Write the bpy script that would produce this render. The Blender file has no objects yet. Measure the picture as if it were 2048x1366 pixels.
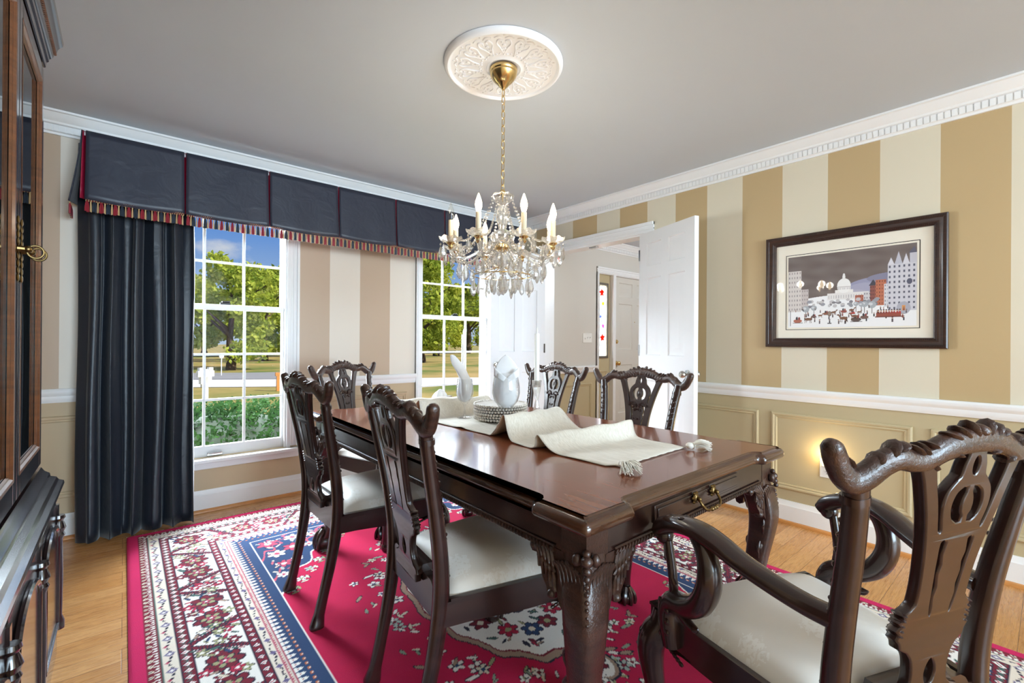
import bpy, bmesh, math, random
import numpy as np
from mathutils import Vector, Matrix
random.seed(7)
SC = bpy.context.scene
COL = SC.collection
PI = math.pi
def sl(c):
    """sRGB 0-255 triple -> linear rgba"""
    o = []
    for v in c:
        v = v / 255.0
        o.append(v / 12.92 if v <= .04045 else ((v + .055) / 1.055) ** 2.4)
    return (o[0], o[1], o[2], 1.0)
def catmull(pts, n=6, closed=False):
    """smooth polyline through pts (tuples of any length)"""
    P = [np.array(q, float) for q in pts]
    if closed:
        idx = range(len(P)); g = lambda i: P[i % len(P)]
    else:
        idx = range(len(P) - 1)
        g = lambda i: P[i] if 0 <= i < len(P) else (2 * P[0] - P[1] if i < 0 else 2 * P[-1] - P[-2])
    out = []
    for i in idx:
        a, b, c, d = g(i - 1), g(i), g(i + 1), g(i + 2)
        for k in range(n):
            t = k / n
            out.append(tuple(.5 * (2 * b + (c - a) * t + (2 * a - 5 * b + 4 * c - d) * t * t + (3 * b - a - 3 * c + d) * t ** 3)))
    if not closed: out.append(tuple(P[-1]))
    return out
def interp(x, pts):
    return float(np.interp(x, [q[0] for q in pts], [q[1] for q in pts]))
class MB:
    """collects shapes and links them as one mesh object"""
    def __init__(s): s.v = []; s.f = []; s.mi = []; s.cm = 0
    def add(s, verts, faces):
        o = len(s.v); s.v += [tuple(map(float, q)) for q in verts]
        s.f += [tuple(i + o for i in f) for f in faces]; s.mi += [s.cm] * len(faces); return s
    def box(s, x0, x1, y0, y1, z0, z1):
        v = [(x, y, z) for z in (z0, z1) for y in (y0, y1) for x in (x0, x1)]
        return s.add(v, [(0, 2, 3, 1), (4, 5, 7, 6), (0, 1, 5, 4), (2, 6, 7, 3), (0, 4, 6, 2), (1, 3, 7, 5)])
    def prism(s, out, a, b, axis='y'):
        """extrude a 2-D outline along an axis; outline is in the two other axes (in xyz order)"""
        n = len(out)
        def P(q, w):
            return {'x': (w, q[0], q[1]), 'y': (q[0], w, q[1]), 'z': (q[0], q[1], w)}[axis]
        v = [P(q, a) for q in out] + [P(q, b) for q in out]
        f = [tuple(range(n)), tuple(range(2 * n - 1, n - 1, -1))]
        f += [(i, n + i, n + (i + 1) % n, (i + 1) % n) for i in range(n)]
        return s.add(v, f)
    def tube(s, pts, r, n=8, up=(0, 0, 1), closed=False, cap=True, sq=2.0, flat=None):
        """sweep an ellipse / superellipse along a path; r = scalar or list of scalar or (ra, rb)"""
        P = [np.array(q[:3], float) for q in pts]; m = len(P)
        R = r if isinstance(r, list) else [r] * m
        U = np.array(up, float); v = []
        pa = None
        for i in range(m):
            if closed: T = P[(i + 1) % m] - P[i - 1]
            else: T = P[min(i + 1, m - 1)] - P[max(i - 1, 0)]
            T = T / (np.linalg.norm(T) + 1e-12)
            A = np.cross(U, T)
            if np.linalg.norm(A) < 1e-3: A = pa if pa is not None else np.cross(np.array((1.0, .3, .2)), T)
            A = A / np.linalg.norm(A)
            if pa is not None and A @ pa < 0 and flat is None: A = -A
            pa = A
            B = np.cross(T, A)
            ra, rb = R[i] if isinstance(R[i], (list, tuple)) else (R[i], R[i])
            for k in range(n):
                t = 2 * PI * (k + .5) / n; c, d = math.cos(t), math.sin(t)
                if sq != 2.0:
                    c = math.copysign(abs(c) ** (2 / sq), c); d = math.copysign(abs(d) ** (2 / sq), d)
                v.append(P[i] + A * ra * c + B * rb * d)
        f = []
        for i in range(m if closed else m - 1):
            j = (i + 1) % m
            for k in range(n):
                f.append((i * n + k, i * n + (k + 1) % n, j * n + (k + 1) % n, j * n + k))
        if cap and not closed:
            f.append(tuple(range(n - 1, -1, -1))); f.append(tuple((m - 1) * n + k for k in range(n)))
        return s.add(v, f)
    def lathe(s, prof, n=24, c=(0, 0, 0), wob=None):
        """revolve (r, z) profile about a vertical axis; wob(angle, r, z) -> radius factor, dz"""
        v = []; f = []; m = len(prof)
        for (r, z) in prof:
            for k in range(n):
                t = 2 * PI * k / n; rr, zz = r, z
                if wob: w = wob(t, r, z); rr, zz = r * w[0], z + w[1]
                v.append((c[0] + rr * math.cos(t), c[1] + rr * math.sin(t), c[2] + zz))
        for i in range(m - 1):
            for k in range(n):
                f.append((i * n + k, i * n + (k + 1) % n, (i + 1) * n + (k + 1) % n, (i + 1) * n + k))
        if prof[0][0] > 1e-6: f.append(tuple(range(n - 1, -1, -1)))
        if prof[-1][0] > 1e-6: f.append(tuple((m - 1) * n + k for k in range(n)))
        return s.add(v, f)
    def ball(s, c, r, n=10, m=6, axes=None):
        """ellipsoid; r scalar or triple; axes = 3 direction vectors for r"""
        r = (r, r, r) if not isinstance(r, (list, tuple)) else r
        ax = np.eye(3) if axes is None else np.array(axes, float)
        v = []; C = np.array(c, float)
        for i in range(1, m):
            p = PI * i / m
            for k in range(n):
                t = 2 * PI * k / n
                q = np.array((math.sin(p) * math.cos(t) * r[0], math.sin(p) * math.sin(t) * r[1], math.cos(p) * r[2]))
                v.append(C + q @ ax)
        a = len(v); v.append(C + np.array((0, 0, r[2])) @ ax); v.append(C - np.array((0, 0, r[2])) @ ax)
        f = []
        for i in range(m - 2):
            for k in range(n):
                f.append((i * n + k, (i + 1) * n + k, (i + 1) * n + (k + 1) % n, i * n + (k + 1) % n))
        for k in range(n):
            f.append((a, k, (k + 1) % n)); f.append((a + 1, (m - 2) * n + (k + 1) % n, (m - 2) * n + k))
        return s.add(v, f)
    def grid(s, nu, nv, fn):
        v = [fn(i / nu, j / nv) for j in range(nv + 1) for i in range(nu + 1)]
        f = [(j * (nu + 1) + i, j * (nu + 1) + i + 1, (j + 1) * (nu + 1) + i + 1, (j + 1) * (nu + 1) + i) for j in range(nv) for i in range(nu)]
        return s.add(v, f)
    def xf(s, fn, start=0):
        s.v[start:] = [tuple(fn(q)) for q in s.v[start:]]; return s
    def mesh(s, name, mats, angle=35, fix=True):
        me = bpy.data.meshes.new(name)
        me.from_pydata(s.v, [], s.f)
        if fix:
            bm = bmesh.new(); bm.from_mesh(me); bmesh.ops.recalc_face_normals(bm, faces=bm.faces); bm.to_mesh(me); bm.free()
        mats = mats if isinstance(mats, (list, tuple)) else [mats]
        for m in mats: me.materials.append(m)
        if len(mats) > 1: me.polygons.foreach_set('material_index', s.mi)
        if angle is not None:
            me.polygons.foreach_set('use_smooth', [True] * len(me.polygons))
            me.set_sharp_from_angle(angle=math.radians(angle))
        me.update()
        return me
    def build(s, name, mats, parent=None, angle=35, bevel=0, fix=True, seg=2):
        o = bpy.data.objects.new(name, s.mesh(name, mats, angle, fix)); COL.objects.link(o)
        if parent: o.parent = parent
        if bevel:
            b = o.modifiers.new('bevel', 'BEVEL'); b.width = bevel; b.segments = seg; b.limit_method = 'ANGLE'; b.angle_limit = math.radians(40)
            b.harden_normals = False
        return o
def tag(o, label=None, cat=None, group=None, kind=None):
    if label: o['label'] = label
    if cat: o['category'] = cat
    if group: o['group'] = group
    if kind: o['kind'] = kind
    return o
def empty(name, loc=(0, 0, 0), rz=0, label=None, cat=None, group=None, kind=None):
    o = bpy.data.objects.new(name, None); COL.objects.link(o)
    o.location = loc; o.rotation_euler = (0, 0, rz); o.empty_display_size = .05
    return tag(o, label, cat, group, kind)
def kids(o): return [c for c in bpy.data.objects if c.parent == o]
def copy_tree(o, parent=None):
    ch = kids(o)
    c = o.copy(); COL.objects.link(c)
    if parent: c.parent = parent
    for q in ch: copy_tree(q, c)
    return c
def struct(name, mb, mat, parent=None, **k):
    o = mb.build(name, mat, parent, **k)
    o['kind'] = 'structure'
    return o
def mould(mb, prof, axis, a, b, plane, sg):
    """run a moulding profile (distance from wall, height) along a wall; sg = direction off the wall"""
    out = [(plane + sg * d, z) for d, z in prof]
    return mb.prism(out, a, b, axis)
# ------------------------------------------------------------- materials
class NT:
    def __init__(s, name):
        s.m = bpy.data.materials.new(name); s.m.use_nodes = True; s.t = s.m.node_tree; s.t.nodes.clear()
        s.out = s.n('ShaderNodeOutputMaterial')
    def n(s, kind, **kw):
        q = s.t.nodes.new(kind)
        for k, v in kw.items():
            if hasattr(q, k): setattr(q, k, v)
            else: s.set(q.inputs[k.replace('_', ' ')], v)
        return q
    def set(s, inp, v):
        if isinstance(v, bpy.types.NodeSocket): s.t.links.new(v, inp)
        else: inp.default_value = v
    def math(s, op, a, b=0.0, clamp=False):
        q = s.t.nodes.new('ShaderNodeMath'); q.operation = op; q.use_clamp = clamp
        s.set(q.inputs[0], a); s.set(q.inputs[1], b); return q.outputs[0]
    def mix(s, f, a, b, blend='MIX'):
        q = s.t.nodes.new('ShaderNodeMix'); q.data_type = 'RGBA'; q.blend_type = blend
        s.set(q.inputs[0], f); s.set(q.inputs[6], a); s.set(q.inputs[7], b); return q.outputs[2]
    def coord(s, scale=(1, 1, 1), kind='Object', rot=(0, 0, 0)):
        tc = s.t.nodes.new('ShaderNodeTexCoord'); mp = s.t.nodes.new('ShaderNodeMapping')
        mp.inputs['Scale'].default_value = scale; mp.inputs['Rotation'].default_value = rot
        s.t.links.new(tc.outputs[kind], mp.inputs[0]); return mp.outputs[0]
    def noise(s, vec, scale=5, detail=3, rough=.5, dist=0):
        q = s.t.nodes.new('ShaderNodeTexNoise'); s.set(q.inputs['Vector'], vec)
        q.inputs['Scale'].default_value = scale; q.inputs['Detail'].default_value = detail
        q.inputs['Roughness'].default_value = rough; q.inputs['Distortion'].default_value = dist
        return q.outputs['Fac']
    def ramp(s, fac, stops, interp='LINEAR'):
        q = s.t.nodes.new('ShaderNodeValToRGB'); s.set(q.inputs[0], fac); cr = q.color_ramp; cr.interpolation = interp
        while len(cr.elements) < len(stops): cr.elements.new(.5)
        for e, (p, c) in zip(cr.elements, stops): e.position = p; e.color = c if len(c) == 4 else (*c, 1)
        return q.outputs[0]
    def bump(s, h, strength=.3, dist=.01, normal=None):
        q = s.t.nodes.new('ShaderNodeBump'); q.inputs['Strength'].default_value = strength; q.inputs['Distance'].default_value = dist
        s.set(q.inputs['Height'], h)
        if normal is not None: s.set(q.inputs['Normal'], normal)
        return q.outputs[0]
    def pbr(s, color, rough=.5, metal=0.0, **kw):
        q = s.t.nodes.new('ShaderNodeBsdfPrincipled')
        s.set(q.inputs['Base Color'], color); s.set(q.inputs['Roughness'], rough); s.set(q.inputs['Metallic'], metal)
        for k, v in kw.items(): s.set(q.inputs[k.replace('_', ' ')], v)
        s.t.links.new(q.outputs[0], s.out.inputs[0]); return q
    def shader(s, sock): s.t.links.new(sock, s.out.inputs[0]); return s.m
MT = {}
def plain(name, c, rough=.5, metal=0.0, var=.06, scale=14, bump=0.0, **kw):
    """a simple surface with a little procedural colour variation"""
    t = NT(name); c = sl(c); v = t.coord()
    f = t.noise(v, scale, 3)
    lo = tuple(x * (1 - var) for x in c[:3]) + (1,); hi = tuple(min(1, x * (1 + var)) for x in c[:3]) + (1,)
    col = t.mix(f, lo, hi)
    if bump: kw['Normal'] = t.bump(f, bump, .004)
    t.pbr(col, rough, metal, **kw); MT[name] = t.m; return t.m
# ------------------------------------------------------------- surfaces
plain('trim_white', (240, 240, 240), .35, var=.015)
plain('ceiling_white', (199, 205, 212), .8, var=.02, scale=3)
plain('plaster_white', (238, 238, 240), .6, var=.02)
plain('door_white', (238, 239, 241), .38, var=.012)
plain('hall_grey', (214, 209, 200), .7, var=.02, scale=4)
plain('wainscot_gold', (190, 174, 138), .6, var=.03, scale=4)
plain('wainscot_tan', (196, 174, 142), .6, var=.03, scale=4)
plain('brass', (226, 196, 138), .2, 1.0, var=.05)
plain('antique_brass', (120, 98, 62), .3, 1.0, var=.25, scale=60)
plain('nickel', (200, 198, 194), .2, 1.0, var=.04)
plain('black_iron', (30, 28, 26), .4, .6)
plain('white_plastic', (244, 243, 238), .3, var=.01)
plain('dark_slot', (40, 34, 30), .6)
plain('wax_white', (246, 245, 240), .35, var=.01, Subsurface_Weight=.2, Subsurface_Radius=(.02, .02, .015))
plain('candle_sleeve', (236, 214, 178), .45, var=.03)
plain('red_silk', (150, 16, 52), .45, var=.2, scale=30)
plain('lining_white', (246, 246, 248), .6, var=.02)
plain('asphalt', (150, 150, 154), .9, var=.08, scale=2)
plain('road_light', (226, 226, 230), .9, var=.04, scale=1)
plain('bark', (92, 74, 58), .9, var=.35, scale=9, bump=.5)
plain('cardboard_brown', (96, 66, 40), .8, var=.2)
def wood_dark(name, lo, hi, rough, coat=.35, sc=(3, 3, 26), bumpy=0):
    t = NT(name); v = t.coord(sc)
    f = t.noise(v, 2.2, 6, .6, .6)
    col = t.ramp(f, [(.25, sl(lo)), (.75, sl(hi))])
    kw = {}
    if bumpy:
        w = t.coord((1, 1, 1)); g = t.noise(w, 120, 3, .6, 1.2)
        kw['Normal'] = t.bump(g, bumpy, .004)
    t.pbr(col, rough, 0, Coat_Weight=coat, Coat_Roughness=.12, **kw)
    MT[name] = t.m
wood_dark('mahogany', (30, 17, 15), (56, 32, 27), .27, .4)
wood_dark('mahogany_carved', (36, 21, 17), (74, 46, 35), .32, .3, bumpy=.4)
wood_dark('mahogany_warm', (48, 27, 18), (92, 58, 38), .22, .5)
# table top: red-brown veneer, glossy
t = NT('table_veneer'); v = t.coord((30, 2.2, 4))
f = t.noise(v, 1.6, 7, .6, .7); g = t.noise(t.coord((140, 9, 9)), 2, 4, .6)
col = t.ramp(f, [(.2, sl((104, 52, 32))), (.55, sl((138, 76, 48))), (.85, sl((160, 98, 64)))])
col = t.mix(t.math('MULTIPLY', g, .35), col, sl((70, 36, 24)))
t.pbr(col, .18, 0, Coat_Weight=.3, Coat_Roughness=.05); MT['table_veneer'] = t.m
# cabinet wood: very glossy near-black mahogany
wood_dark('cabinet_wood', (24, 15, 16), (42, 27, 27), .2, 1.0)
wood_dark('cabinet_bead', (84, 50, 30), (126, 78, 46), .3, .3)
# oak floor, boards along x
t = NT('oak_floor')
tc = t.n('ShaderNodeTexCoord'); br = t.n('ShaderNodeTexBrick')
t.t.links.new(tc.outputs['Object'], br.inputs['Vector'])
br.offset = .37; br.offset_frequency = 3; br.squash = 1
for k, val in (('Scale', 1.0), ('Mortar Size', .0012), ('Mortar Smooth', .3), ('Bias', 0.0), ('Brick Width', 1.1), ('Row Height', .083)): br.inputs[k].default_value = val
br.inputs['Color1'].default_value = (0, 0, 0, 1); br.inputs['Color2'].default_value = (1, 1, 1, 1); br.inputs['Mortar'].default_value = (.5, .5, .5, 1)
sep = t.n('ShaderNodeSeparateXYZ'); t.t.links.new(tc.outputs['Object'], sep.inputs[0])
rowi = t.math('FLOOR', t.math('DIVIDE', sep.outputs[1], .083))
comb = t.n('ShaderNodeCombineXYZ'); t.set(comb.inputs[0], t.math('ADD', t.math('MULTIPLY', sep.outputs[0], 1.0), t.math('MULTIPLY', rowi, 3.71)))
t.set(comb.inputs[1], t.math('MULTIPLY', sep.outputs[1], 9.0)); t.set(comb.inputs[2], t.math('MULTIPLY', rowi, 1.37))
n1 = t.noise(comb.outputs[0], 1.6, 5, .6, .8)
rings = t.math('FRACT', t.math('MULTIPLY', n1, 11.0))
ringd = t.math('MULTIPLY', t.math('POWER', rings, 2.5), .55)
comb2 = t.n('ShaderNodeCombineXYZ'); t.set(comb2.inputs[0], t.math('MULTIPLY', sep.outputs[0], 9.0)); t.set(comb2.inputs[1], t.math('MULTIPLY', sep.outputs[1], 240.0)); t.set(comb2.inputs[2], rowi)
n2 = t.noise(comb2.outputs[0], 1.0, 3, .6)
base = t.mix(br.outputs['Color'], sl((196, 140, 82)), sl((220, 168, 110)))
col = t.mix(ringd, base, sl((140, 82, 38)))
col = t.mix(t.math('MULTIPLY', n2, .35), col, sl((160, 104, 56)))
col = t.mix(t.math('MULTIPLY', br.outputs['Fac'], .8), col, sl((96, 58, 28)))
t.pbr(col, t.math('ADD', .22, t.math('MULTIPLY', n2, .12)), 0, Normal=t.bump(t.math('SUBTRACT', 0, br.outputs['Fac']), .25, .002)); MT['oak_floor'] = t.m
plain('oak_shoe', (196, 132, 70), .35, var=.2, scale=20)
# striped wall paint: stops are stripe edges along one object axis
def stripes(name, axis, edges, first_dark, dark, light, lo, hi):
    t = NT(name); tc = t.n('ShaderNodeTexCoord'); sp = t.n('ShaderNodeSeparateXYZ'); t.t.links.new(tc.outputs['Object'], sp.inputs[0])
    f = t.math('DIVIDE', t.math('SUBTRACT', sp.outputs[axis], lo), hi - lo)
    st = [(0.0, sl(dark if first_dark else light))]; d = not first_dark
    for e in edges: st.append(((e - lo) / (hi - lo), sl(dark if d else light))); d = not d
    col = t.ramp(f, st, 'CONSTANT')
    nz = t.noise(tc.outputs['Object'], 3, 3)
    col = t.mix(t.math('MULTIPLY', nz, .06), col, sl((160, 136, 104)))
    t.pbr(col, .42); MT[name] = t.m
DK, LT = (192, 166, 124), (222, 212, 190)
stripes('stripes_right', 1, [-.66, -.40, -.14, .119, .373, .626, .881, 1.147, 1.386, 1.639, 1.907, 2.163, 2.422, 2.677, 2.969, 3.22, 3.48], True, DK, LT, -1.0, 4.0)
stripes('stripes_front', 0, [-.79, -.54, -.288, -.036, .216, .468, .72, .969, 1.219, 1.478, 1.731, 1.999, 2.25, 2.50, 2.75, 3.0], True, (194, 170, 146), (232, 222, 208), -1.2, 4.0)
stripes('stripes_left', 1, [-.66, -.40, -.14, .12, .38, .64, .9, 1.15, 1.4, 1.65, 1.9, 2.15, 2.4, 2.65, 2.9, 3.2, 3.5], True, DK, LT, -1.0, 4.0)
# fabrics
t = NT('damask'); v = t.coord((1, 1, .4))
vo = t.n('ShaderNodeTexVoronoi'); vo.inputs['Scale'].default_value = 8.5; t.set(vo.inputs['Vector'], v)
pet = t.noise(v, 60, 2, .6, 1.0)
d = t.math('ADD', vo.outputs['Distance'], t.math('MULTIPLY', t.math('SUBTRACT', pet, .5), .55))
mask = t.math('MULTIPLY', t.math('LESS_THAN', d, .36), t.math('GREATER_THAN', t.noise(v, 85, 2, .5, .6), .42))
col = t.mix(mask, sl((240, 234, 226)), sl((250, 247, 242)))
big = t.noise(v, 3, 2); col = t.mix(t.math('MULTIPLY', big, .25), col, sl((226, 214, 196)))
t.pbr(col, t.mix(mask, (.5, .5, .5, 1), (.33, .33, .33, 1)), 0, Sheen_Weight=.25, Normal=t.bump(mask, .12, .002)); MT['damask'] = t.m
def silk(name, c, sheen):
    t = NT(name); v = t.coord((1, 1, 1))
    slub = t.noise(t.coord((90, 90, 2.2)), 2, 4, .6); wr = t.noise(v, 9, 3, .55, .8)
    c = sl(c); col = t.mix(slub, tuple(x * .88 for x in c[:3]) + (1,), tuple(x * 1.12 for x in c[:3]) + (1,))
    t.pbr(col, .42, 0, Sheen_Weight=sheen, Sheen_Roughness=.4, Normal=t.bump(wr, .35, .01)); MT[name] = t.m
silk('navy_silk', (42, 46, 60), .2)
silk('navy_silk_drape', (27, 33, 43), .15)
t = NT('linen'); v = t.coord((1, 1, 1))
sl1 = t.noise(t.coord((130, 7, 40)), 2, 5, .65)
col = t.ramp(sl1, [(.25, sl((208, 200, 184))), (.6, sl((236, 230, 218))), (.9, sl((246, 242, 234)))])
t.pbr(col, .85, 0, Sheen_Weight=.2, Normal=t.bump(sl1, .4, .003)); MT['linen'] = t.m
plain('napkin_white', (244, 244, 246), .8, var=.03, scale=40)
plain('tassel_cotton', (244, 240, 230), .9, var=.08, scale=90)
plain('plate_grey', (214, 206, 196), .28, var=.05, scale=30)
# colour-attribute surfaces (rug pile, printed paper, fringe)
def attr_mat(name, rough, pile=0.0, **kw):
    t = NT(name); a = t.n('ShaderNodeAttribute'); a.attribute_name = 'tint'
    col = a.outputs['Color']
    if pile:
        f = t.noise(t.coord(), 420, 2, .6); g = t.noise(t.coord((3, 9, 3)), 3, 3, .6)
        col = t.mix(t.math('MULTIPLY', f, .22), col, (0, 0, 0, 1))
        col = t.mix(t.math('MULTIPLY', t.math('SUBTRACT', g, .35, True), .35), col, sl((255, 120, 160)), 'SOFT_LIGHT')
        kw['Normal'] = t.bump(f, pile, .006)
    t.pbr(col, rough, 0, **kw); MT[name] = t.m
attr_mat('rug_wool', 1.0, .5)
attr_mat('print_paper', .55, Coat_Weight=.6, Coat_Roughness=.02)
attr_mat('fringe_silk', .55)
# glass
def clear(name, tint, fac, rough=0.0):
    t = NT(name); tr = t.n('ShaderNodeBsdfTransparent'); tr.inputs[0].default_value = (*tint, 1)
    gl = t.n('ShaderNodeBsdfGlossy'); gl.inputs['Roughness'].default_value = rough
    lw = t.n('ShaderNodeLayerWeight'); lw.inputs['Blend'].default_value = .5
    mx = t.n('ShaderNodeMixShader'); t.set(mx.inputs[0], t.math('ADD', t.math('MULTIPLY', t.math('POWER', lw.outputs['Facing'], 4.0), fac), .0015 if fac < .2 else .05, True))
    t.t.links.new(tr.outputs[0], mx.inputs[1]); t.t.links.new(gl.outputs[0], mx.inputs[2]); MT[name] = t.shader(mx.outputs[0])
clear('window_glass', (.985, .99, .985), .05)
clear('stemware_glass', (.975, .983, .99), 1.1, .01)
clear('bulb_glass', (.99, .97, .93), .8, .02)
clear('cabinet_glass', (.35, .5, .52), .9, .01)
t = NT('crystal')   # cut lead crystal
tr = t.n('ShaderNodeBsdfTransparent'); tr.inputs[0].default_value = (.97, .97, .97, 1)
gs = t.n('ShaderNodeBsdfGlass'); gs.inputs['IOR'].default_value = 1.55; gs.inputs['Roughness'].default_value = .0; gs.inputs['Color'].default_value = (1, .985, .96, 1)
gl = t.n('ShaderNodeBsdfGlossy'); gl.inputs['Roughness'].default_value = .03
m1 = t.n('ShaderNodeMixShader'); m1.inputs[0].default_value = .45; t.t.links.new(tr.outputs[0], m1.inputs[1]); t.t.links.new(gs.outputs[0], m1.inputs[2])
m2 = t.n('ShaderNodeMixShader'); m2.inputs[0].default_value = .12; t.t.links.new(m1.outputs[0], m2.inputs[1]); t.t.links.new(gl.outputs[0], m2.inputs[2])
df = t.n('ShaderNodeBsdfTranslucent'); df.inputs[0].default_value = (1, .97, .92, 1); m3 = t.n('ShaderNodeMixShader'); m3.inputs[0].default_value = .13; t.t.links.new(m2.outputs[0], m3.inputs[1]); t.t.links.new(df.outputs[0], m3.inputs[2]); m2 = m3
MT['crystal'] = t.shader(m2.outputs[0])
def glow(name, c, e):
    t = NT(name); q = t.n('ShaderNodeEmission'); q.inputs[0].default_value = sl(c); q.inputs[1].default_value = e; MT[name] = t.shader(q.outputs[0])
glow('bulb_lit', (255, 226, 180), 14)
glow('night_lit', (255, 214, 150), 9)
# outdoors
t = NT('grass'); v = t.coord()
f = t.noise(v, .22, 4, .6); g = t.noise(v, 9, 3, .7)
col = t.ramp(f, [(.35, sl((96, 122, 44))), (.5, sl((168, 150, 84))), (.68, sl((206, 172, 112)))])
col = t.mix(t.math('MULTIPLY', g, .4), col, sl((128, 116, 60))); t.pbr(col, .95); MT['grass'] = t.m
def leafy(name, a, b):
    t = NT(name); oi = t.noise(t.coord(), 2.2, 3, .7)
    col = t.ramp(oi, [(.3, sl(a)), (.7, sl(b))])
    q = t.pbr(col, .85, 0, Specular_IOR_Level=.1); tl = t.n('ShaderNodeBsdfTranslucent'); t.set(tl.inputs[0], col)
    mx = t.n('ShaderNodeMixShader'); mx.inputs[0].default_value = .35
    t.t.links.new(q.outputs[0], mx.inputs[1]); t.t.links.new(tl.outputs[0], mx.inputs[2]); MT[name] = t.shader(mx.outputs[0])
leafy('leaf_bright', (128, 152, 44), (226, 224, 104))
leafy('leaf_mid', (104, 134, 42), (208, 212, 92))
leafy('leaf_dark', (14, 34, 16), (46, 72, 34))
# ------------------------------------------------------------- room shell
RX, FY, LX, BY, CZ = 3.285, 3.693, -.64, -5.5, 2.44
M = MT
def two(mb, mats, name, **k):
    o = mb.build(name, mats, **k); o['kind'] = 'structure'; return o
struct('floor', MB().box(-.9, 6.95, BY - .15, FY + .15, -.12, 0), M['oak_floor'])
struct('ceiling', MB().box(-.9, 6.95, BY - .15, FY + .15, CZ, 5.0), M['ceiling_white'])  # height above the room is added, as an unseen block against the sun
RAILZ = .83
def wall_holes(mb, axis, a, b, p0, p1, holes, z1=CZ):
    """wall slab between p0..p1 (thickness) along axis a..b with (u0,u1,z0,z1) holes; cm 0 above chair rail, 1 below"""
    def bx(u0, u1, z0, z1):
        if u1 - u0 < 1e-4 or z1 - z0 < 1e-4: return
        for lo, hi, c in ((z0, min(z1, RAILZ), 1), (max(z0, RAILZ), z1, 0)):
            if hi - lo > 1e-4:
                mb.cm = c
                if axis == 'x': mb.box(u0, u1, p0, p1, lo, hi)
                else: mb.box(p0, p1, u0, u1, lo, hi)
    u = a
    for (h0, h1, z0, zt) in sorted(holes):
        bx(u, h0, 0, z1); bx(h0, h1, 0, z0); bx(h0, h1, zt, z1); u = h1
    bx(u, b, 0, z1)
    return mb
OPEN_Y0, OPEN_Y1, OPEN_Z = 2.19, 3.37, 2.06
two(wall_holes(MB(), 'y', BY, FY, RX, RX + .12, [(OPEN_Y0, OPEN_Y1, 0, OPEN_Z)]), [M['stripes_right'], M['wainscot_gold']], 'wall_right', angle=None)
WIN = [(.13, .945), (2.03, 2.85)]
two(wall_holes(MB(), 'x', LX - .12, RX + .06, FY, FY + .15, [(a, b, .36, 2.06) for a, b in WIN]), [M['stripes_front'], M['wainscot_tan']], 'wall_front', angle=None)
two(wall_holes(MB(), 'y', BY, FY, LX - .12, LX, []), [M['stripes_left'], M['wainscot_gold']], 'wall_left', angle=None)
two(wall_holes(MB(), 'x', LX - .12, 6.95, BY - .15, BY, [(-.4, 3.1, .3, 2.3)]), [M['hall_grey'], M['wainscot_gold']], 'wall_back', angle=None)  # opening made for the added window behind the camera
two(wall_holes(MB(), 'x', RX + .06, 6.95, FY, FY + .15, [(4.54, 5.86, 0, 2.045)]), [M['hall_grey'], M['wainscot_gold']], 'wall_hall_front', angle=None)
two(wall_holes(MB(), 'y', BY, FY, 6.8, 6.95, []), [M['hall_grey'], M['wainscot_gold']], 'wall_hall_side', angle=None)
struct('wall_hall_partition', MB().box(RX + .12, RX + .125, BY, OPEN_Y0, 0, CZ), M['hall_grey'], angle=None)
# crown with dentils
CROWN = [(0, 2.322), (.012, 2.322), (.014, 2.334), (.022, 2.338), (.022, 2.374), (.036, 2.378), (.04, 2.388), (.05, 2.395), (.066, 2.412), (.078, 2.426), (.09, 2.429), (.09, 2.44), (0, 2.44)]
def crown(name, axis, a, b, plane, sg, dent=True):
    mb = MB(); mould(mb, CROWN, axis, a, b, plane, sg)
    if dent:
        u = a
        while u < b - .025:
            d0, d1 = sorted((plane + sg * .02, plane + sg * .0265))
            if axis == 'x': mb.box(u, u + .0215, d0, d1, 2.338, 2.373)
            else: mb.box(d0, d1, u, u + .0215, 2.338, 2.373)
            u += .0272
    return struct(name, mb, M['trim_white'], angle=28)
crown('trim_1', 'y', BY, FY, RX, -1); crown('trim_2', 'x', LX, RX, FY, -1)
crown('trim_3', 'y', BY, FY, LX, 1, False); crown('trim_4', 'x', RX + .125, 6.8, FY, -1)
CHAIR = [(0, .789), (.010, .789), (.013, .797), (.018, .808), (.018, .826), (.026, .838), (.03, .846), (.03, .858), (.024, .869), (0, .869)]
def chair(name, axis, spans, plane, sg):
    mb = MB()
    for a, b in spans: mould(mb, CHAIR, axis, a, b, plane, sg)
    return struct(name, mb, M['trim_white'], angle=28)
CAS = [(.035, 1.009), (1.992, 2.945)]
chair('trim_5', 'y', [(BY, OPEN_Y0 - .09), (OPEN_Y1 + .09, FY)], RX, -1)
chair('trim_6', 'x', [(LX, CAS[0][0]), (CAS[0][1], CAS[1][0]), (CAS[1][1], RX)], FY, -1)
chair('trim_7', 'x', [(RX + .125, 4.51)], FY, -1)
chair('trim_8', 'y', [(BY, FY)], LX, 1)
BASE = [(0, 0), (.016, 0), (.016, .112), (.012, .118), (.011, .128), (.007, .136), (.006, .144), (0, .144)]
SHOE = [(.016, 0), (.034, 0), (.033, .008), (.028, .016), (.016, .019)]
for nm, axis, spans, plane, sg in (('right', 'y', [(BY, OPEN_Y0 - .09), (OPEN_Y1 + .09, FY)], RX, -1), ('front', 'x', [(LX, RX)], FY, -1), ('left', 'y', [(BY, FY)], LX, 1), ('hall', 'x', [(RX + .125, 4.5)], FY, -1)):
    mb = MB(); m2 = MB()
    for a, b in spans: mould(mb, BASE, axis, a, b, plane, sg); mould(m2, SHOE, axis, a, b, plane, sg)
    bo = struct('baseboard_' + nm, mb, M['trim_white'], angle=28)
    struct('shoe_moulding', m2, M['oak_shoe'], bo, angle=40)
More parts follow.
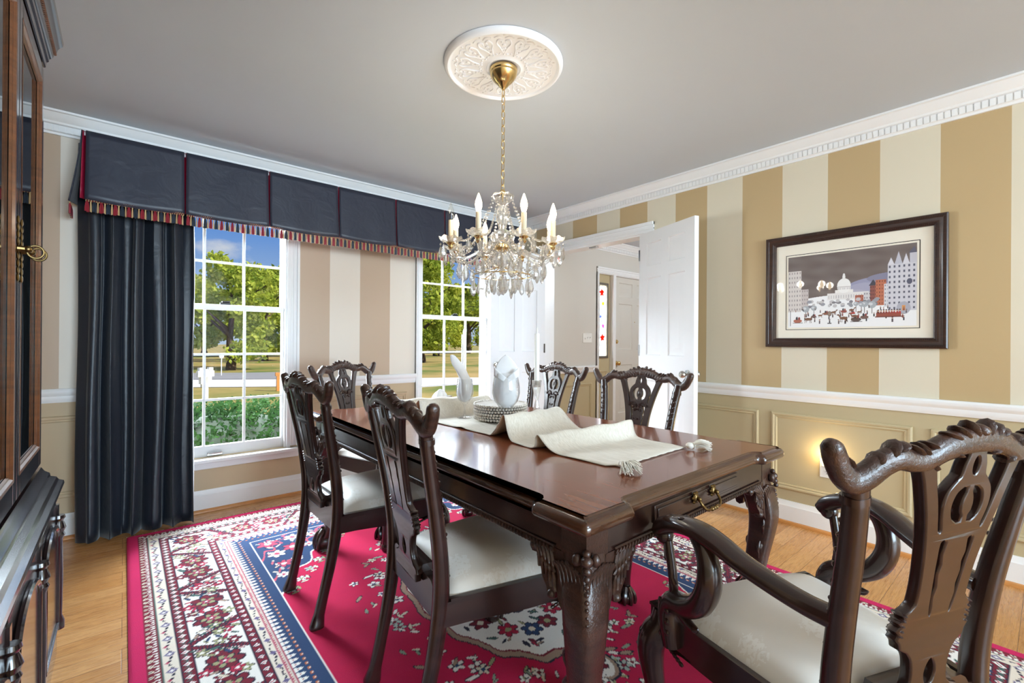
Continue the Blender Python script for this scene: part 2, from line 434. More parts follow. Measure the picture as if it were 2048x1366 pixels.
# wainscot picture-frame mouldings
PAN = [(0, 0), (.002, .010), (.008, .014), (.016, .013), (.022, .007), (.028, .009), (.034, .006), (.036, 0)]
def frame(mb, axis, plane, sg, u0, u1, z0, z1, prof=PAN):
    v = []
    for ins, h in prof:
        for (u, z) in ((u0 + ins, z0 + ins), (u1 - ins, z0 + ins), (u1 - ins, z1 - ins), (u0 + ins, z1 - ins)):
            v.append((u, plane + sg * h, z) if axis == 'x' else (plane + sg * h, u, z))
    f = []
    for i in range(len(prof) - 1):
        for k in range(4): f.append((i * 4 + k, i * 4 + (k + 1) % 4, i * 4 + 4 + (k + 1) % 4, i * 4 + 4 + k))
    return mb.add(v, f)
mb = MB()
for u0, u1 in ((1.285, 1.98), (.492, 1.206), (-.3, .418), (-1.1, -.38)): frame(mb, 'y', RX, -1, u0, u1, .215, .71)
struct('trim_9', mb, M['wainscot_gold'], angle=28)
mb = MB()
for u0, u1 in ((-.58, -.02), (1.09, 1.91)): frame(mb, 'x', FY, -1, u0, u1, .235, .71)
struct('trim_10', mb, M['wainscot_tan'], angle=28)
mb = MB(); frame(mb, 'x', FY, -1, 3.6, 4.42, .215, .66); struct('trim_11', mb, M['wainscot_gold'], angle=28)
# ------------------------------------------------------------- windows
def casing_bars(mb, axis, plane, sg, bars):
    """flat bars with a stepped outer band; bars = (u0,u1,z0,z1, which side is the outer edge)"""
    for u0, u1, z0, z1, side in bars:
        def bx(a, b, c, d, h):
            p0, p1 = sorted((plane - sg * .001, plane + sg * h))
            if axis == 'x': mb.box(a, b, p0, p1, c, d)
            else: mb.box(p0, p1, a, b, c, d)
        bx(u0, u1, z0, z1, .014)
        w = .3
        if side == 'lo': bx(u0, u0 + (u1 - u0) * w, z0, z1, .026); bx(u0 + (u1 - u0) * .55, u0 + (u1 - u0) * .72, z0, z1, .019)
        if side == 'hi': bx(u1 - (u1 - u0) * w, u1, z0, z1, .026); bx(u1 - (u1 - u0) * .72, u1 - (u1 - u0) * .55, z0, z1, .019)
        if side == 'top': bx(u0, u1, z1 - (z1 - z0) * w, z1, .026); bx(u0, u1, z1 - (z1 - z0) * .72, z1 - (z1 - z0) * .55, .019)
def window(name, o0, o1, g0, g1, c0, c1, lift):
    w = empty(name, (0, 0, 0), kind='structure')
    mb = MB()
    casing_bars(mb, 'x', FY, -1, [(c0, o0 - .005, .37, 2.07, 'lo'), (o1 + .005, c1, .37, 2.07, 'hi'), (c0, c1, 2.065, 2.165, 'top')])
    struct('window_casing', mb, M['trim_white'], w, angle=28, bevel=.002)
    mb = MB()   # jamb liner
    mb.box(o0 - .006, o0 + .018, FY - .012, FY + .15, .36, 2.07); mb.box(o1 - .018, o1 + .006, FY - .012, FY + .15, .36, 2.07); mb.box(o0, o1, FY - .012, FY + .15, 2.04, 2.07)
    for q in (o0 + .018, o1 - .032): mb.box(q, q + .014, FY, FY + .03, .36, 2.04)
    struct('window_frame', mb, M['trim_white'], w, angle=28)
    mb = MB(); mb.box(c0 - .025, c1 + .025, FY - .058, FY + .035, .333, .356)
    mb.box(c0, c1, FY - .018, FY, .285, .333)
    struct('window_sill', mb, M['trim_white'], w, angle=28, bevel=.004)
    # sashes: lower 3 x 3 nearer the room, upper 3 x 2 behind
    mx = [g0 + (g1 - g0) * k / 3 for k in (1, 2)]
    def sash(nm, y0, y1, z0, z1, bot, top, rows):
        mb = MB(); mb.box(o0 + .018, g0, y0, y1, z0, z1); mb.box(g1, o1 - .018, y0, y1, z0, z1)
        mb.box(g0, g1, y0, y1, z0, z0 + bot); mb.box(g0, g1, y0, y1, z1 - top, z1)
        ym = (y0 + y1) / 2
        for x in mx: mb.box(x - .008, x + .008, ym - .011, ym + .011, z0 + bot, z1 - top)
        for k in range(1, rows):
            z = z0 + bot + (z1 - top - z0 - bot) * k / rows; mb.box(g0, g1, ym - .0105, ym + .0105, z - .008, z + .008)
        s = struct(nm, mb, M['trim_white'], w, angle=28, bevel=.002)
        gp = MB(); gp.box(g0 - .004, g1 + .004, ym - .0015, ym + .0015, z0 + bot - .004, z1 - top + .004)
        struct('window_pane', gp, M['window_glass'], s, angle=None)
        return s
    lo = sash('lower_sash', FY + .032, FY + .064, .356, 1.402, .075, .034, 3)
    up = sash('upper_sash', FY + .072, FY + .104, 1.365, 2.045, .034, .045, 2)
    mb = MB(); lx = g0 + (g1 - g0) * lift
    mb.box(lx - .045, lx + .045, FY + .026, FY + .033, .362, .386); mb.box(lx - .04, lx + .04, FY + .006, FY + .03, .378, .386)
    mb.build('sash_lift', M['nickel'], lo, bevel=.002)
    mb = MB(); cx = (g0 + g1) / 2; mb.box(cx - .03, cx + .03, FY + .04, FY + .07, 1.402, 1.416); mb.tube([(cx - .02, FY + .045, 1.42), (cx + .03, FY + .06, 1.424)], .006)
    mb.build('sash_lock', M['black_iron'], lo)
    mb = MB()
    mb.box(o0 - .05, o0 + .02, FY + .15, FY + .18, .3, 2.1); mb.box(o1 - .02, o1 + .05, FY + .15, FY + .18, .3, 2.1)
    struct('outer_trim', mb, M['plaster_white'], w, angle=None)
    return w
window('window_1', .13, .945, .178, .897, .035, 1.009, .42)
window('window_2', 2.03, 2.85, 2.08, 2.805, 1.992 - .003, 2.945, .5)
# unseen window added behind the camera to let in soft fill light
w4 = empty('added_back_window', kind='structure'); mb = MB()
for x in (-.4, .74, 1.9, 3.04): mb.box(x, x + .06, BY - .12, BY - .03, .3, 2.3)
mb.box(-.4, 3.1, BY - .12, BY - .03, .3, .36); mb.box(-.4, 3.1, BY - .12, BY - .03, 2.24, 2.3)
struct('window_frame', mb, M['trim_white'], w4, angle=28)
# ------------------------------------------------------------- doors
RING = [(0, 0), (.006, -.009), (.016, -.011), (.03, -.011), (.06, -.003), (.065, -.003)]
def six_panel(w, h, th=.036):
    mb = MB(); y0, y1 = -th / 2, th / 2
    st = .105 * min(1, w / .7) if w < .8 else .115; mid = st * .9
    cols = [(st, (w - mid) / 2), ((w + mid) / 2, w - st)]
    rows = [(.22, .86), (1.06, 1.675), (1.77, 1.955)]
    us = [0] + [q for c in cols for q in c] + [w]; zs = [.006] + [q for r in rows for q in r] + [h]
    for sy in (y0, y1):
        sg = -1 if sy < 0 else 1
        for i in range(5):
            for j in range(7):
                if i % 2 == 1 and j % 2 == 1:
                    frame(mb, 'x', sy, sg, us[i], us[i + 1], zs[j], zs[j + 1], RING)
                    a, b = RING[-1]; mb.add([(us[i] + a, sy + sg * b, zs[j] + a), (us[i + 1] - a, sy + sg * b, zs[j] + a), (us[i + 1] - a, sy + sg * b, zs[j + 1] - a), (us[i] + a, sy + sg * b, zs[j + 1] - a)], [(0, 1, 2, 3)])
                else:
                    mb.add([(us[i], sy, zs[j]), (us[i + 1], sy, zs[j]), (us[i + 1], sy, zs[j + 1]), (us[i], sy, zs[j + 1])], [(0, 1, 2, 3)])
    for a, b in (((0, 0), (0, 1)), ((w, w), (0, 1))):
        x = a[0]; mb.add([(x, y0, zs[0]), (x, y1, zs[0]), (x, y1, h), (x, y0, h)], [(0, 1, 2, 3)])
    for z in (zs[0], h): mb.add([(0, y0, z), (w, y0, z), (w, y1, z), (0, y1, z)], [(0, 1, 2, 3)])
    return mb
def knob_mb(side, r=.027):
    mb = MB(); prof = [(0, .066), (.016, .064), (r * .9, .055), (r, .045), (r * .8, .033), (.011, .024), (.010, .010), (.03, .007), (.032, .0), (0, 0)]
    mb.lathe(prof, 20); mb.xf(lambda q: (q[0], side * (q[2] + .018), q[1])); return mb
def door_leaf(name, hinge, ang, w, h=2.045, knobz=.935, knobmat='nickel', both=True):
    """ang = direction of the leaf from its hinge, degrees from +x"""
    d = empty(name, (hinge[0], hinge[1], 0), math.radians(ang), kind='structure')
    struct('door_panel', six_panel(w, h), M['door_white'], d, angle=20)
    for s in ((-1, 1) if both else (-1,)):
        k = knob_mb(s); k.xf(lambda q: (q[0] + w - .062, q[1], q[2] + knobz)); k.build('door_knob', M[knobmat], d)
    mb = MB()
    for z in (.22, 1.05, 1.83): mb.box(-.004, .012, -.022, .022, z, z + .09); mb.tube([(-.005, 0, z - .004), (-.005, 0, z + .094)], .006)
    mb.build('door_hinge', M['nickel'], d)
    return d
door_leaf('door_1', (3.262, 2.205), 270 - 20.5, .64)
door_leaf('door_2', (3.262, 3.352), 166, .60)
# cased opening to the hall
mb = MB()
casing_bars(mb, 'y', RX, -1, [(OPEN_Y0 - .092, OPEN_Y0 - .004, 0, OPEN_Z + .0, 'lo'), (OPEN_Y1 + .004, OPEN_Y1 + .092, 0, OPEN_Z, 'hi'), (OPEN_Y0 - .092, OPEN_Y1 + .092, OPEN_Z, OPEN_Z + .085, 'top')])
mb.box(RX - .004, RX + .128, OPEN_Y0 - .004, OPEN_Y0 + .012, 0, OPEN_Z); mb.box(RX - .004, RX + .128, OPEN_Y1 - .012, OPEN_Y1 + .004, 0, OPEN_Z)
mb.box(RX - .004, RX + .128, OPEN_Y0, OPEN_Y1, OPEN_Z - .014, OPEN_Z + .004)
mb.box(RX + .128, RX + .145, OPEN_Y1, OPEN_Y1 + .08, 0, OPEN_Z + .08); mb.box(RX + .128, RX + .145, OPEN_Y0 - .08, OPEN_Y1 + .08, OPEN_Z, OPEN_Z + .08)
t12 = struct('trim_12', mb, M['trim_white'], angle=28, bevel=.0015)
mb = MB(); mb.box(RX + .02, RX + .06, 2.72, 2.80, OPEN_Z - .026, OPEN_Z - .014); mb.build('ball_catch', M['nickel'], t12)
# front door, sidelight and their frame at the far side of the hall
mb = MB(); casing_bars(mb, 'x', FY, -1, [(4.505, 4.547, 0, 2.045, 'lo'), (5.86, 5.94, 0, 2.045, 'hi'), (4.505, 5.94, 2.04, 2.11, 'top')])
mb.box(4.54, 4.552, FY, FY + .12, 0, 2.045); mb.box(4.845, 4.90, FY - .006, FY + .12, 0, 2.045); mb.box(5.85, 5.87, FY, FY + .12, 0, 2.045); mb.box(4.54, 5.87, FY, FY + .12, 2.03, 2.05)
struct('trim_13', mb, M['trim_white'], angle=28, bevel=.0015)
d3 = empty('door_3', (4.905, FY + .06, 0), 0, kind='structure')
struct('door_panel', six_panel(.94, 2.028), M['hall_grey'], d3, angle=20)
k = knob_mb(-1, .03); k.xf(lambda q: (q[0] + .066, q[1], q[2] + .885)); k.build('door_knob', M['brass'], d3)
mb = MB(); mb.lathe([(0, .03), (.012, .03), (.014, .02), (.026, .016), (.028, 0), (0, 0)], 16); mb.xf(lambda q: (q[0] + .06, -q[2] - .018, q[1] + 1.17)); mb.build('deadbolt', M['brass'], d3)
mb = MB(); mb.lathe([(0, .004), (.006, .004), (.007, 0), (0, 0)], 10); mb.xf(lambda q: (q[0] + .47, -q[2] - .018, q[1] + 1.44))
mb.build('door_viewer', M['brass'], d3)
w3 = empty('window_3', (0, 0, 0), kind='structure')
mb = MB(); y0 = FY + .055; gx0, gx1, gz0, gz1 = 4.625, 4.775, .985, 1.895
mb.box(4.552, gx0, y0, y0 + .035, 0, 2.03); mb.box(gx1, 4.845, y0, y0 + .035, 0, 2.03); mb.box(gx0, gx1, y0, y0 + .035, 0, gz0); mb.box(gx0, gx1, y0, y0 + .035, gz1, 2.03)
frame(mb, 'x', y0, -1, 4.60, 4.80, .15, .80)
struct('sidelight_panel', mb, M['wainscot_gold'], w3, angle=28)
mb = MB()
for a, b, c, d in ((gx0 - .03, gx0, gz0 - .03, gz1 + .03), (gx1, gx1 + .03, gz0 - .03, gz1 + .03), (gx0, gx1, gz0 - .03, gz0), (gx0, gx1, gz1, gz1 + .03)): mb.box(a, b, y0 - .014, y0, c, d)
plain('pewter_frame', (112, 104, 92), .4, .3); struct('leaded_frame', mb, M['pewter_frame'], w3, angle=28, bevel=.003)
def lit(name, c):
    t = NT(name); tl = t.n('ShaderNodeBsdfTranslucent'); tl.inputs[0].default_value = sl(c); tr = t.n('ShaderNodeBsdfTransparent'); tr.inputs[0].default_value = sl(c)
    mx = t.n('ShaderNodeMixShader'); mx.inputs[0].default_value = .35; t.t.links.new(tl.outputs[0], mx.inputs[1]); t.t.links.new(tr.outputs[0], mx.inputs[2]); MT[name] = t.shader(mx.outputs[0])
for nm, c in (('glass_white', (250, 250, 252)), ('glass_red', (226, 66, 40)), ('glass_yellow', (240, 206, 70)), ('glass_pink', (206, 110, 170)), ('glass_green', (74, 140, 80)), ('glass_blue', (90, 110, 190)), ('glass_orange', (240, 140, 60))): lit(nm, c)
mb = MB(); mb.box(gx0, gx1, y0 + .012, y0 + .016, gz0, gz1); sg = struct('stained_glass', mb, M['glass_white'], w3, angle=None)
def petals(mat, c, r, n, nm, sq=.55):
    mb = MB()
    for k in range(n):
        a = 2 * PI * k / n + .4; u = (math.cos(a), 0, math.sin(a)); p = (-u[2], 0, u[0])
        mb.ball((c[0] + u[0] * r * .55, y0 + .011, c[1] + u[2] * r * .55), (r * .55, r * sq * .7, .002), 8, 5, (u, p, (0, 1, 0)))
    struct(nm, mb, M[mat], sg, angle=50)
xm = (gx0 + gx1) / 2
petals('glass_red', (xm - .005, 1.80), .045, 5, 'glass_petal'); petals('glass_orange', (xm, 1.82), .026, 4, 'glass_petal')
petals('glass_yellow', (xm + .02, 1.66), .03, 5, 'glass_petal'); petals('glass_blue', (xm - .03, 1.49), .026, 4, 'glass_petal')
petals('glass_pink', (xm + .022, 1.37), .03, 5, 'glass_petal'); petals('glass_red', (xm + .012, 1.22), .045, 5, 'glass_petal')
for c, r in (((xm + .03, 1.75), .022), ((xm - .03, 1.58), .022), ((xm - .01, 1.43), .02), ((xm - .035, 1.22), .022), ((xm - .02, 1.12), .02), ((xm + .035, 1.10), .02)): petals('glass_green', c, r, 3, 'glass_leaf', .35)
mb = MB()
for pts in ([(xm + .01, gz0), (xm + .02, 1.06), (xm - .02, 1.15), (xm + .012, 1.22), (xm + .03, 1.3), (xm + .022, 1.37), (xm - .03, 1.5), (xm, 1.6), (xm + .02, 1.66), (xm + .01, 1.74), (xm, 1.8), (xm, gz1)], [(gx0, 1.56), (xm - .03, 1.5)], [(gx1, 1.3), (xm + .02, 1.37)], [(gx0, 1.1), (xm - .02, 1.12)], [(gx1, 1.68), (xm + .02, 1.66)], [(gx0, 1.72), (xm - .01, 1.78)], [(gx0, 1.26), (xm, 1.22)], [(gx1, 1.14), (xm + .02, 1.18)]):
    mb.tube(catmull([(a, y0 + .011, b) for a, b in pts], 5), .002, 5)
struct('lead_came', mb, M['pewter_frame'], sg)
# ------------------------------------------------------------- chairs (local: faces +Y, floor at 0)
def yb(z):   # back line of the chair, leaning and slightly bowed
    return interp(z, [(0, -.295), (.12, -.268), (.25, -.24), (.40, -.218), (.50, -.216), (.62, -.228), (.75, -.252), (.86, -.274), (.95, -.290), (1.03, -.302)])
def bow(u): return -.028 * (1 - min(1, abs(u) / .29) ** 2)     # middle of the back sits further back
def poly_mesh(loops, half, bevel):
    """outline loops (first outer, others holes) -> bevelled plate mesh in x,z with thickness along y"""
    cu = bpy.data.curves.new('outline', 'CURVE'); cu.dimensions = '2D'; cu.fill_mode = 'BOTH'; cu.extrude = half - bevel; cu.bevel_depth = bevel; cu.bevel_resolution = 1
    for lp in loops:
        sp = cu.splines.new('POLY'); sp.points.add(len(lp) - 1); sp.use_cyclic_u = True
        for q, (a, b) in zip(sp.points, lp): q.co = (a, b, 0, 1)
    ob = bpy.data.objects.new('outline', cu); COL.objects.link(ob)
    dg = bpy.context.evaluated_depsgraph_get()
    me = bpy.data.meshes.new_from_object(ob.evaluated_get(dg)); bpy.data.objects.remove(ob); bpy.data.curves.remove(cu)
    v = [tuple(q.co) for q in me.vertices]; f = [tuple(p.vertices) for p in me.polygons]; bpy.data.meshes.remove(me)
    return v, f
def mir(lp): return [(-a, b) for a, b in lp][::-1]
def ell(cx, cz, rx, rz, n=20, a0=0, a1=2 * PI): return [(cx + rx * math.cos(a0 + (a1 - a0) * k / n), cz + rz * math.sin(a0 + (a1 - a0) * k / n)) for k in range(n)]
def splat_loops():
    half = [(0, .982), (.08, .978), (.134, .966), (.132, .952), (.119, .925), (.106, .890), (.093, .850), (.081, .805), (.071, .755), (.066, .71), (.066, .678), (.076, .667), (.088, .660), (.083, .652), (.094, .645), (.087, .637), (.096, .629), (.088, .621), (.094, .612), (.086, .603), (.083, .592), (.066, .583), (.054, .568), (.048, .548), (.047, .525), (.052, .505), (.064, .492), (.083, .486), (.087, .476), (.078, .470), (.078, .452), (0, .452)]
    sm = catmull(half[:11], 4) + half[11:21] + catmull(half[21:27], 4) + half[27:]
    outer = sm + [(-a, b) for a, b in sm[::-1] if a > 1e-6]
    win = catmull([(.020, .968), (.05, .964), (.082, .957), (.098, .945), (.092, .918), (.080, .885), (.070, .852), (.062, .826), (.055, .818), (.050, .826), (.056, .848), (.060, .872), (.055, .897), (.040, .915), (.030, .925), (.026, .945)], 3, True)
    eye = ell(0, .943, .0115, .020, 16)
    dd = [(.006, .835)] + catmull([(.020, .834), (.036, .846), (.043, .870), (.036, .894), (.020, .906)], 4) + [(.0055, .907), (.0055, .893), (.011, .882), (.013, .870), (.011, .858), (.005, .850)]
    slot = catmull([(.026, .800), (.036, .806), (.046, .800), (.044, .770), (.040, .73), (.036, .69), (.031, .655), (.025, .648), (.024, .668), (.028, .69), (.024, .71), (.029, .735), (.025, .755), (.030, .775)], 2, True)
    hole = catmull([(0, .562), (.012, .550), (.018, .530), (.012, .509), (0, .500), (-.012, .509), (-.018, .530), (-.012, .550)], 2, True)
    return [outer, win, mir(win), eye, dd, mir(dd), slot, mir(slot), hole]
_sv, _sf = poly_mesh(splat_loops(), .0105, .0035)
def leafrow(mb, a, b, n, w, th, nrm, seed):
    """a carved running-leaf strip between two points (small raised leaves)"""
    rnd = random.Random(seed); a = np.array(a); b = np.array(b); T = (b - a) / np.linalg.norm(b - a); N = np.array(nrm, float); S = np.cross(T, N)
    L = np.linalg.norm(b - a)
    for k in range(n):
        s = (k + .5) / n; side = 1 if k % 2 else -1
        d = T * .75 + S * side * .66; c = a + T * L * s + S * side * w * .35
        mb.ball(c, (L / n * .62, w * .26, th), 8, 4, (d / np.linalg.norm(d), np.cross(N, d), N))
def make_chair_parts(arm):
    P = {}
    wide = 1.03 if arm else 1.0
    # stiles running down into the rear legs
    for s in (-1, 1):
        mb = MB()
        pts = [(.186, 0), (.184, .02), (.182, .06), (.183, .14), (.187, .26), (.191, .38), (.194, .47), (.198, .56), (.204, .68), (.214, .79), (.226, .88), (.236, .935)]
        path = catmull([(s * wide * x, yb(z) + bow(x) * .35, z) for x, z in pts], 4)
        rr = []
        for q in path:
            z = q[2]; rr.append((interp(z, [(0, .021), (.015, .024), (.05, .019), (.15, .0185), (.38, .0215), (.5, .0225), (.9, .020), (1, .019)]), interp(z, [(0, .026), (.015, .028), (.06, .020), (.15, .0185), (.38, .0225), (.5, .022), (.9, .017), (1, .016)])))
        mb.tube(path, rr, 14, up=(0, 1, 0), sq=2.8, flat=True)
        k = len(mb.v)
        mb.tube([(s * wide * .228, yb(.892) - .002, .886), (s * wide * .2295, yb(.90) - .002, .900)], (.0225, .0195), 14, up=(0, 1, 0), sq=2.8)
        for z0, z1 in ((.50, .62), (.62, .74), (.74, .87)):
            x0, x1 = [interp(z, [(.5, .195), (.68, .204), (.88, .226)]) * wide * s for z in (z0, z1)]
            leafrow(mb, (x0, yb(z0) + bow(x0) * .35 + .0185, z0), (x1, yb(z1) + bow(x1) * .35 + .0150, z1), 9, .020, .0045, (0, 1, .15), int(z0 * 100))
        P['back_post', s] = (mb, 'mahogany')
    # crest rail
    mb = MB()
    half = [(0, .990), (.045, .987), (.085, .975), (.118, .961), (.146, .960), (.174, .966), (.200, .957), (.226, .937), (.248, .928), (.268, .938), (.284, .962), (.296, .984), (.303, .996), (.3055, 1.001)]
    hr = [.024, .0235, .022, .0205, .020, .0215, .022, .0225, .0225, .0215, .020, .0175, .0115, .004]
    hh = catmull([(x, z, r) for (x, z), r in zip(half, hr)], 4)
    full = [(-x, z, r) for x, z, r in hh[::-1]] + hh[1:]
    path = [(x * wide, yb(z) + bow(x), z) for x, z, r in full]
    mb.tube(path, [(r, min(.0165, r * 1.1)) for x, z, r in full], 14, up=(0, 1, 0), sq=2.3, flat=True)
    def curl(x, z, ln, r, tilt):
        for s in (-1, 1):
            T = np.array((s * math.cos(tilt), 0, math.sin(tilt))); N = np.array((0, 1, 0)); B = np.cross(T, N)
            mb.ball((s * x * wide, yb(z) + bow(x), z), (ln, .0175, r), 10, 6, (T, N, B))
    for x, z, ln, r, tl in ((.188, .981, .020, .0065, -1.0), (.172, .984, .016, .006, -.55), (.140, .977, .016, .0062, .75), (.128, .978, .016, .0062, 1.0), (.112, .985, .012, .005, .6), (.214, .966, .014, .0055, -1.05),
                            (.020, 1.008, .020, .0075, 1.1), (.044, 1.003, .020, .0068, .75), (.064, .998, .018, .006, .45), (.268, .962, .014, .005, 1.0), (.102, .948, .014, .006, .75), (.05, .965, .014, .005, .3)): curl(x, z, ln, r, tl)
    mb.ball((0, yb(1.01) + bow(0), 1.006), (.014, .019, .012), 10, 6); mb.ball((0, yb(1.0) + bow(0) + .012, .985), (.012, .01, .017), 8, 6)
    for s in (-1, 1):
        for k in range(7):
            x = .035 + k * .016; z = interp(x, [(0, .990), (.085, .976), (.13, .962), (.16, .962)])
            T = np.array((s * .5, 0, .87)); mb.ball((s * x * wide, yb(z) + bow(x) + .014, z), (.016, .005, .006), 6, 4, (T, (0, 1, 0), np.cross(T, (0, 1, 0))))
    P['crest_rail', 0] = (mb, 'mahogany_carved')
    # pierced splat
    mb = MB(); mb.add([(a * wide, yb(b) + bow(a * .9) + w, b) for a, b, w in _sv], _sf)
    def rib(pts, r=.0055): mb.tube([(a * wide, yb(b) + bow(a) + .0115, b) for a, b in catmull(pts, 4)], r, 6)
    for s in (-1, 1):
        rib([(s * .010, .812), (s * .028, .822), (s * .048, .815), (s * .055, .803)], .006); rib([(s * .006, .80), (s * .02, .803), (s * .032, .792)], .005)
        rib([(s * .004, .785), (s * .013, .787), (s * .02, .776)], .005); rib([(s * .005, .73), (s * .012, .74), (s * .018, .733)], .004); rib([(s * .003, .68), (s * .012, .69), (s * .017, .683)], .004)
        for k in range(5): mb.ball((s * .088 * wide, yb(.66 - .0105 * k) + bow(.09), .66 - .0105 * k), (.008, .015, .0042), 8, 4)
    mb.ball((0, yb(.87) + bow(0) + .004, .87), (.0105, .010, .02), 10, 6)
    P['splat', 0] = (mb, 'mahogany')
    # seat frame
    mb = MB(); x0, x1 = .212 * wide, .272 * wide; yr, yf = -.222, .232
    for s in (-1, 1):
        o = [(s * x0, yr), (s * x1, yf - .01), (s * (x1 - .032), yf - .01), (s * (x0 - .032), yr)]
        mb.prism(o, .372, .440, 'z')
        o2 = [(s * (x0 + .003), yr + .02), (s * (x1 + .003), yf - .01), (s * (x1 - .014), yf - .01), (s * (x0 - .014), yr + .02)]
        mb.prism(o2, .440, .447, 'z')
        # shaped lower edge of the side rail
        n = 14; lo = []
        for k in range(n + 1):
            t = k / n; lo.append((yr + .03 + (yf - yr - .05) * t, .372 - .016 * math.sin(PI * t) * (0.2 + t) - .012 * math.exp(-((t - .88) / .07) ** 2)))
        a = len(mb.v); mb.prism(lo + [(yf - .02, .38), (yr + .03, .38)], 0, .024, 'x')
        def sh(q, s=s):
            t = (q[1] - yr) / (yf - yr); xo = x0 + (x1 - x0) * t
            return (s * (xo - q[0] * .9 - .003), q[1], q[2])
        mb.xf(sh, a)
        for k in range(6): mb.ball((s * (x1 - .008), yf - .055 - .012 * k, .366 - .003 * k), (.005, .010, .006), 6, 4)
    fr = [(-x1, .440), (-x1, .385), (-.20, .372), (-.15, .365), (-.11, .350), (-.07, .344), (-.035, .352), (0, .338), (.035, .352), (.07, .344), (.11, .350), (.15, .365), (.20, .372), (x1, .385), (x1, .440)]
    mb.prism(fr, yf - .034, yf, 'y'); mb.box(-x1 - .002, x1 + .002, yf - .014, yf + .004, .440, .447)
    for s in (-1, 1):
        for k in range(5): mb.ball((s * (.03 + .022 * k), yf, .352 + .002 * k), (.013, .008, .006), 6, 4)
    mb.ball((0, yf, .352), (.016, .01, .014), 8, 6)
    br = [(-.19 * wide, .375), (.19 * wide, .375), (.19 * wide, .452), (.165, .456), (.155, .470), (.14, .478), (.085, .478), (0, .478), (-.085, .478), (-.14, .478), (-.155, .470), (-.165, .456), (-.19 * wide, .452)]
    mb.prism(br, -.232, -.206, 'y')
    P['seat_frame', 0] = (mb, 'mahogany')
    mb = MB(); pr = [(-.222, .476), (-.240, .474), (-.246, .484), (-.240, .492), (-.232, .500), (-.2, .500), (-.196, .476)]
    mb.prism(pr, -.09, .09, 'x'); P['splat_shoe', 0] = (mb, 'mahogany')
    # slip seat
    mb = MB(); nu, nv = 26, 24
    def cush(u, v):
        s, t = v, 2 * u - 1
        hw = (x0 + (x1 - x0) * s) - .015; y = -.196 + (.414) * s
        e = max(0, (1 - abs(t) ** 4)) * max(0, (1 - abs(2 * s - 1) ** 4.5))
        return (hw * t, y, .4405 + .058 * e ** .5 + .010 * e * (1 - t * t))
    mb.grid(nu, nv, cush); P['seat', 0] = (mb, 'damask')
    # cabriole front legs with claw and ball feet
    for s in (-1, 1):
        mb = MB(); w = wide
        pts = [(.250, .205, .440, .027), (.254, .210, .40, .032), (.266, .224, .365, .037), (.272, .231, .325, .036), (.269, .228, .27, .030), (.260, .219, .20, .024), (.252, .211, .13, .0195), (.250, .208, .085, .0185), (.253, .212, .06, .022)]
        pp = catmull(pts, 4); mb.tube([(s * x * w, y, z) for x, y, z, r in pp], [r for *_, r in pp], 12, up=(.7 * s, .7, .02), sq=2.4)
        mb.ball((s * .260 * w, .221, .034), (.034, .034, .033), 12, 8)
        for a in (-1.15, -.38, .38, 1.15):
            dx, dy = math.cos(PI / 4 + a), math.sin(PI / 4 + a); o = np.array((s * .258 * w, .219, 0))
            mb.tube(catmull([o + (s * dx * .012, dy * .012, .078), o + (s * dx * .030, dy * .030, .058), o + (s * dx * .038, dy * .038, .034), o + (s * dx * .036, dy * .036, .010)], 3), [.011, .0105, .0105, .0105, .010, .0095, .009, .0085, .0075, .006], 6)
        for a, ln in ((-.7, .075), (-.35, .10), (0, .12), (.35, .10), (.7, .075)):     # leaf on the knee
            dx, dy = math.cos(PI / 4 + a), math.sin(PI / 4 + a); o = np.array((s * .264 * w, .222, 0)); r = .034
            mb.tube(catmull([o + (s * dx * (r - .016), dy * (r - .016), .386), o + (s * dx * (r + .004), dy * (r + .004), .368), o + (s * dx * (r + .003), dy * (r + .003), .33), o + (s * dx * r * .82, dy * r * .82, .39 - ln)], 3), .0050, 6)
        P['front_leg', s] = (mb, 'mahogany')
    if arm:
        for s in (-1, 1):
            mb = MB(); w = wide
            pts = [(.200, -.232, .652, .018, .020), (.214, -.18, .655, .017, .021), (.233, -.125, .668, .016, .023), (.252, -.065, .686, .015, .026), (.266, -.015, .706, .015, .029), (.276, .035, .717, .016, .030), (.282, .085, .714, .018, .029), (.283, .130, .700, .020, .026), (.281, .165, .680, .021, .023), (.279, .186, .658, .017, .018)]
            pp = catmull(pts, 5); mb.tube([(s * x * w, y, z) for x, y, z, a, b in pp], [(b * 1.15, a * 1.1) for *_, a, b in pp], 14, up=(0, .02, 1), sq=2.5, flat=True)
            k = len(mb.v); mb.ball((s * .280 * w, .164, .660), (.023, .025, .025), 12, 8)
            leafrow(mb, (s * .282 * w, .075, .735), (s * .282 * w, .150, .712), 6, .034, .005, (0, .3, .95), 3)
            P['arm', s] = (mb, 'mahogany')
            mb = MB()
            pts = [(.264, .150, .378, .022), (.266, .155, .43, .027), (.268, .156, .475, .026), (.271, .132, .503, .025), (.274, .085, .516, .026), (.277, .035, .548, .026), (.279, .006, .598, .025), (.280, .002, .645, .023), (.280, .018, .685, .020), (.280, .045, .708, .017)]
            pp = catmull(pts, 5); mb.tube([(s * x * w, y, z) for x, y, z, r in pp], [(r * 1.02, r * 1.12) for *_, r in pp], 12, up=(1, 0, 0), sq=2.3, flat=True)
            mb.tube(catmull([(s * .272 * w, .136, .510), (s * .276 * w, .134, .565), (s * .279 * w, .150, .650)], 4), .0115, 10)
            mb.ball((s * .272 * w, .128, .512), (.018, .028, .014), 10, 6)
            mb.tube(catmull([(s * .270 * w, .125, .488), (s * .271 * w, .09, .478), (s * .272 * w, .062, .474), (s * .273 * w, .045, .482)], 4), [.012, .012, .012, .012, .012, .0118, .0115, .011, .0105, .010, .008, .005, .002], 8)
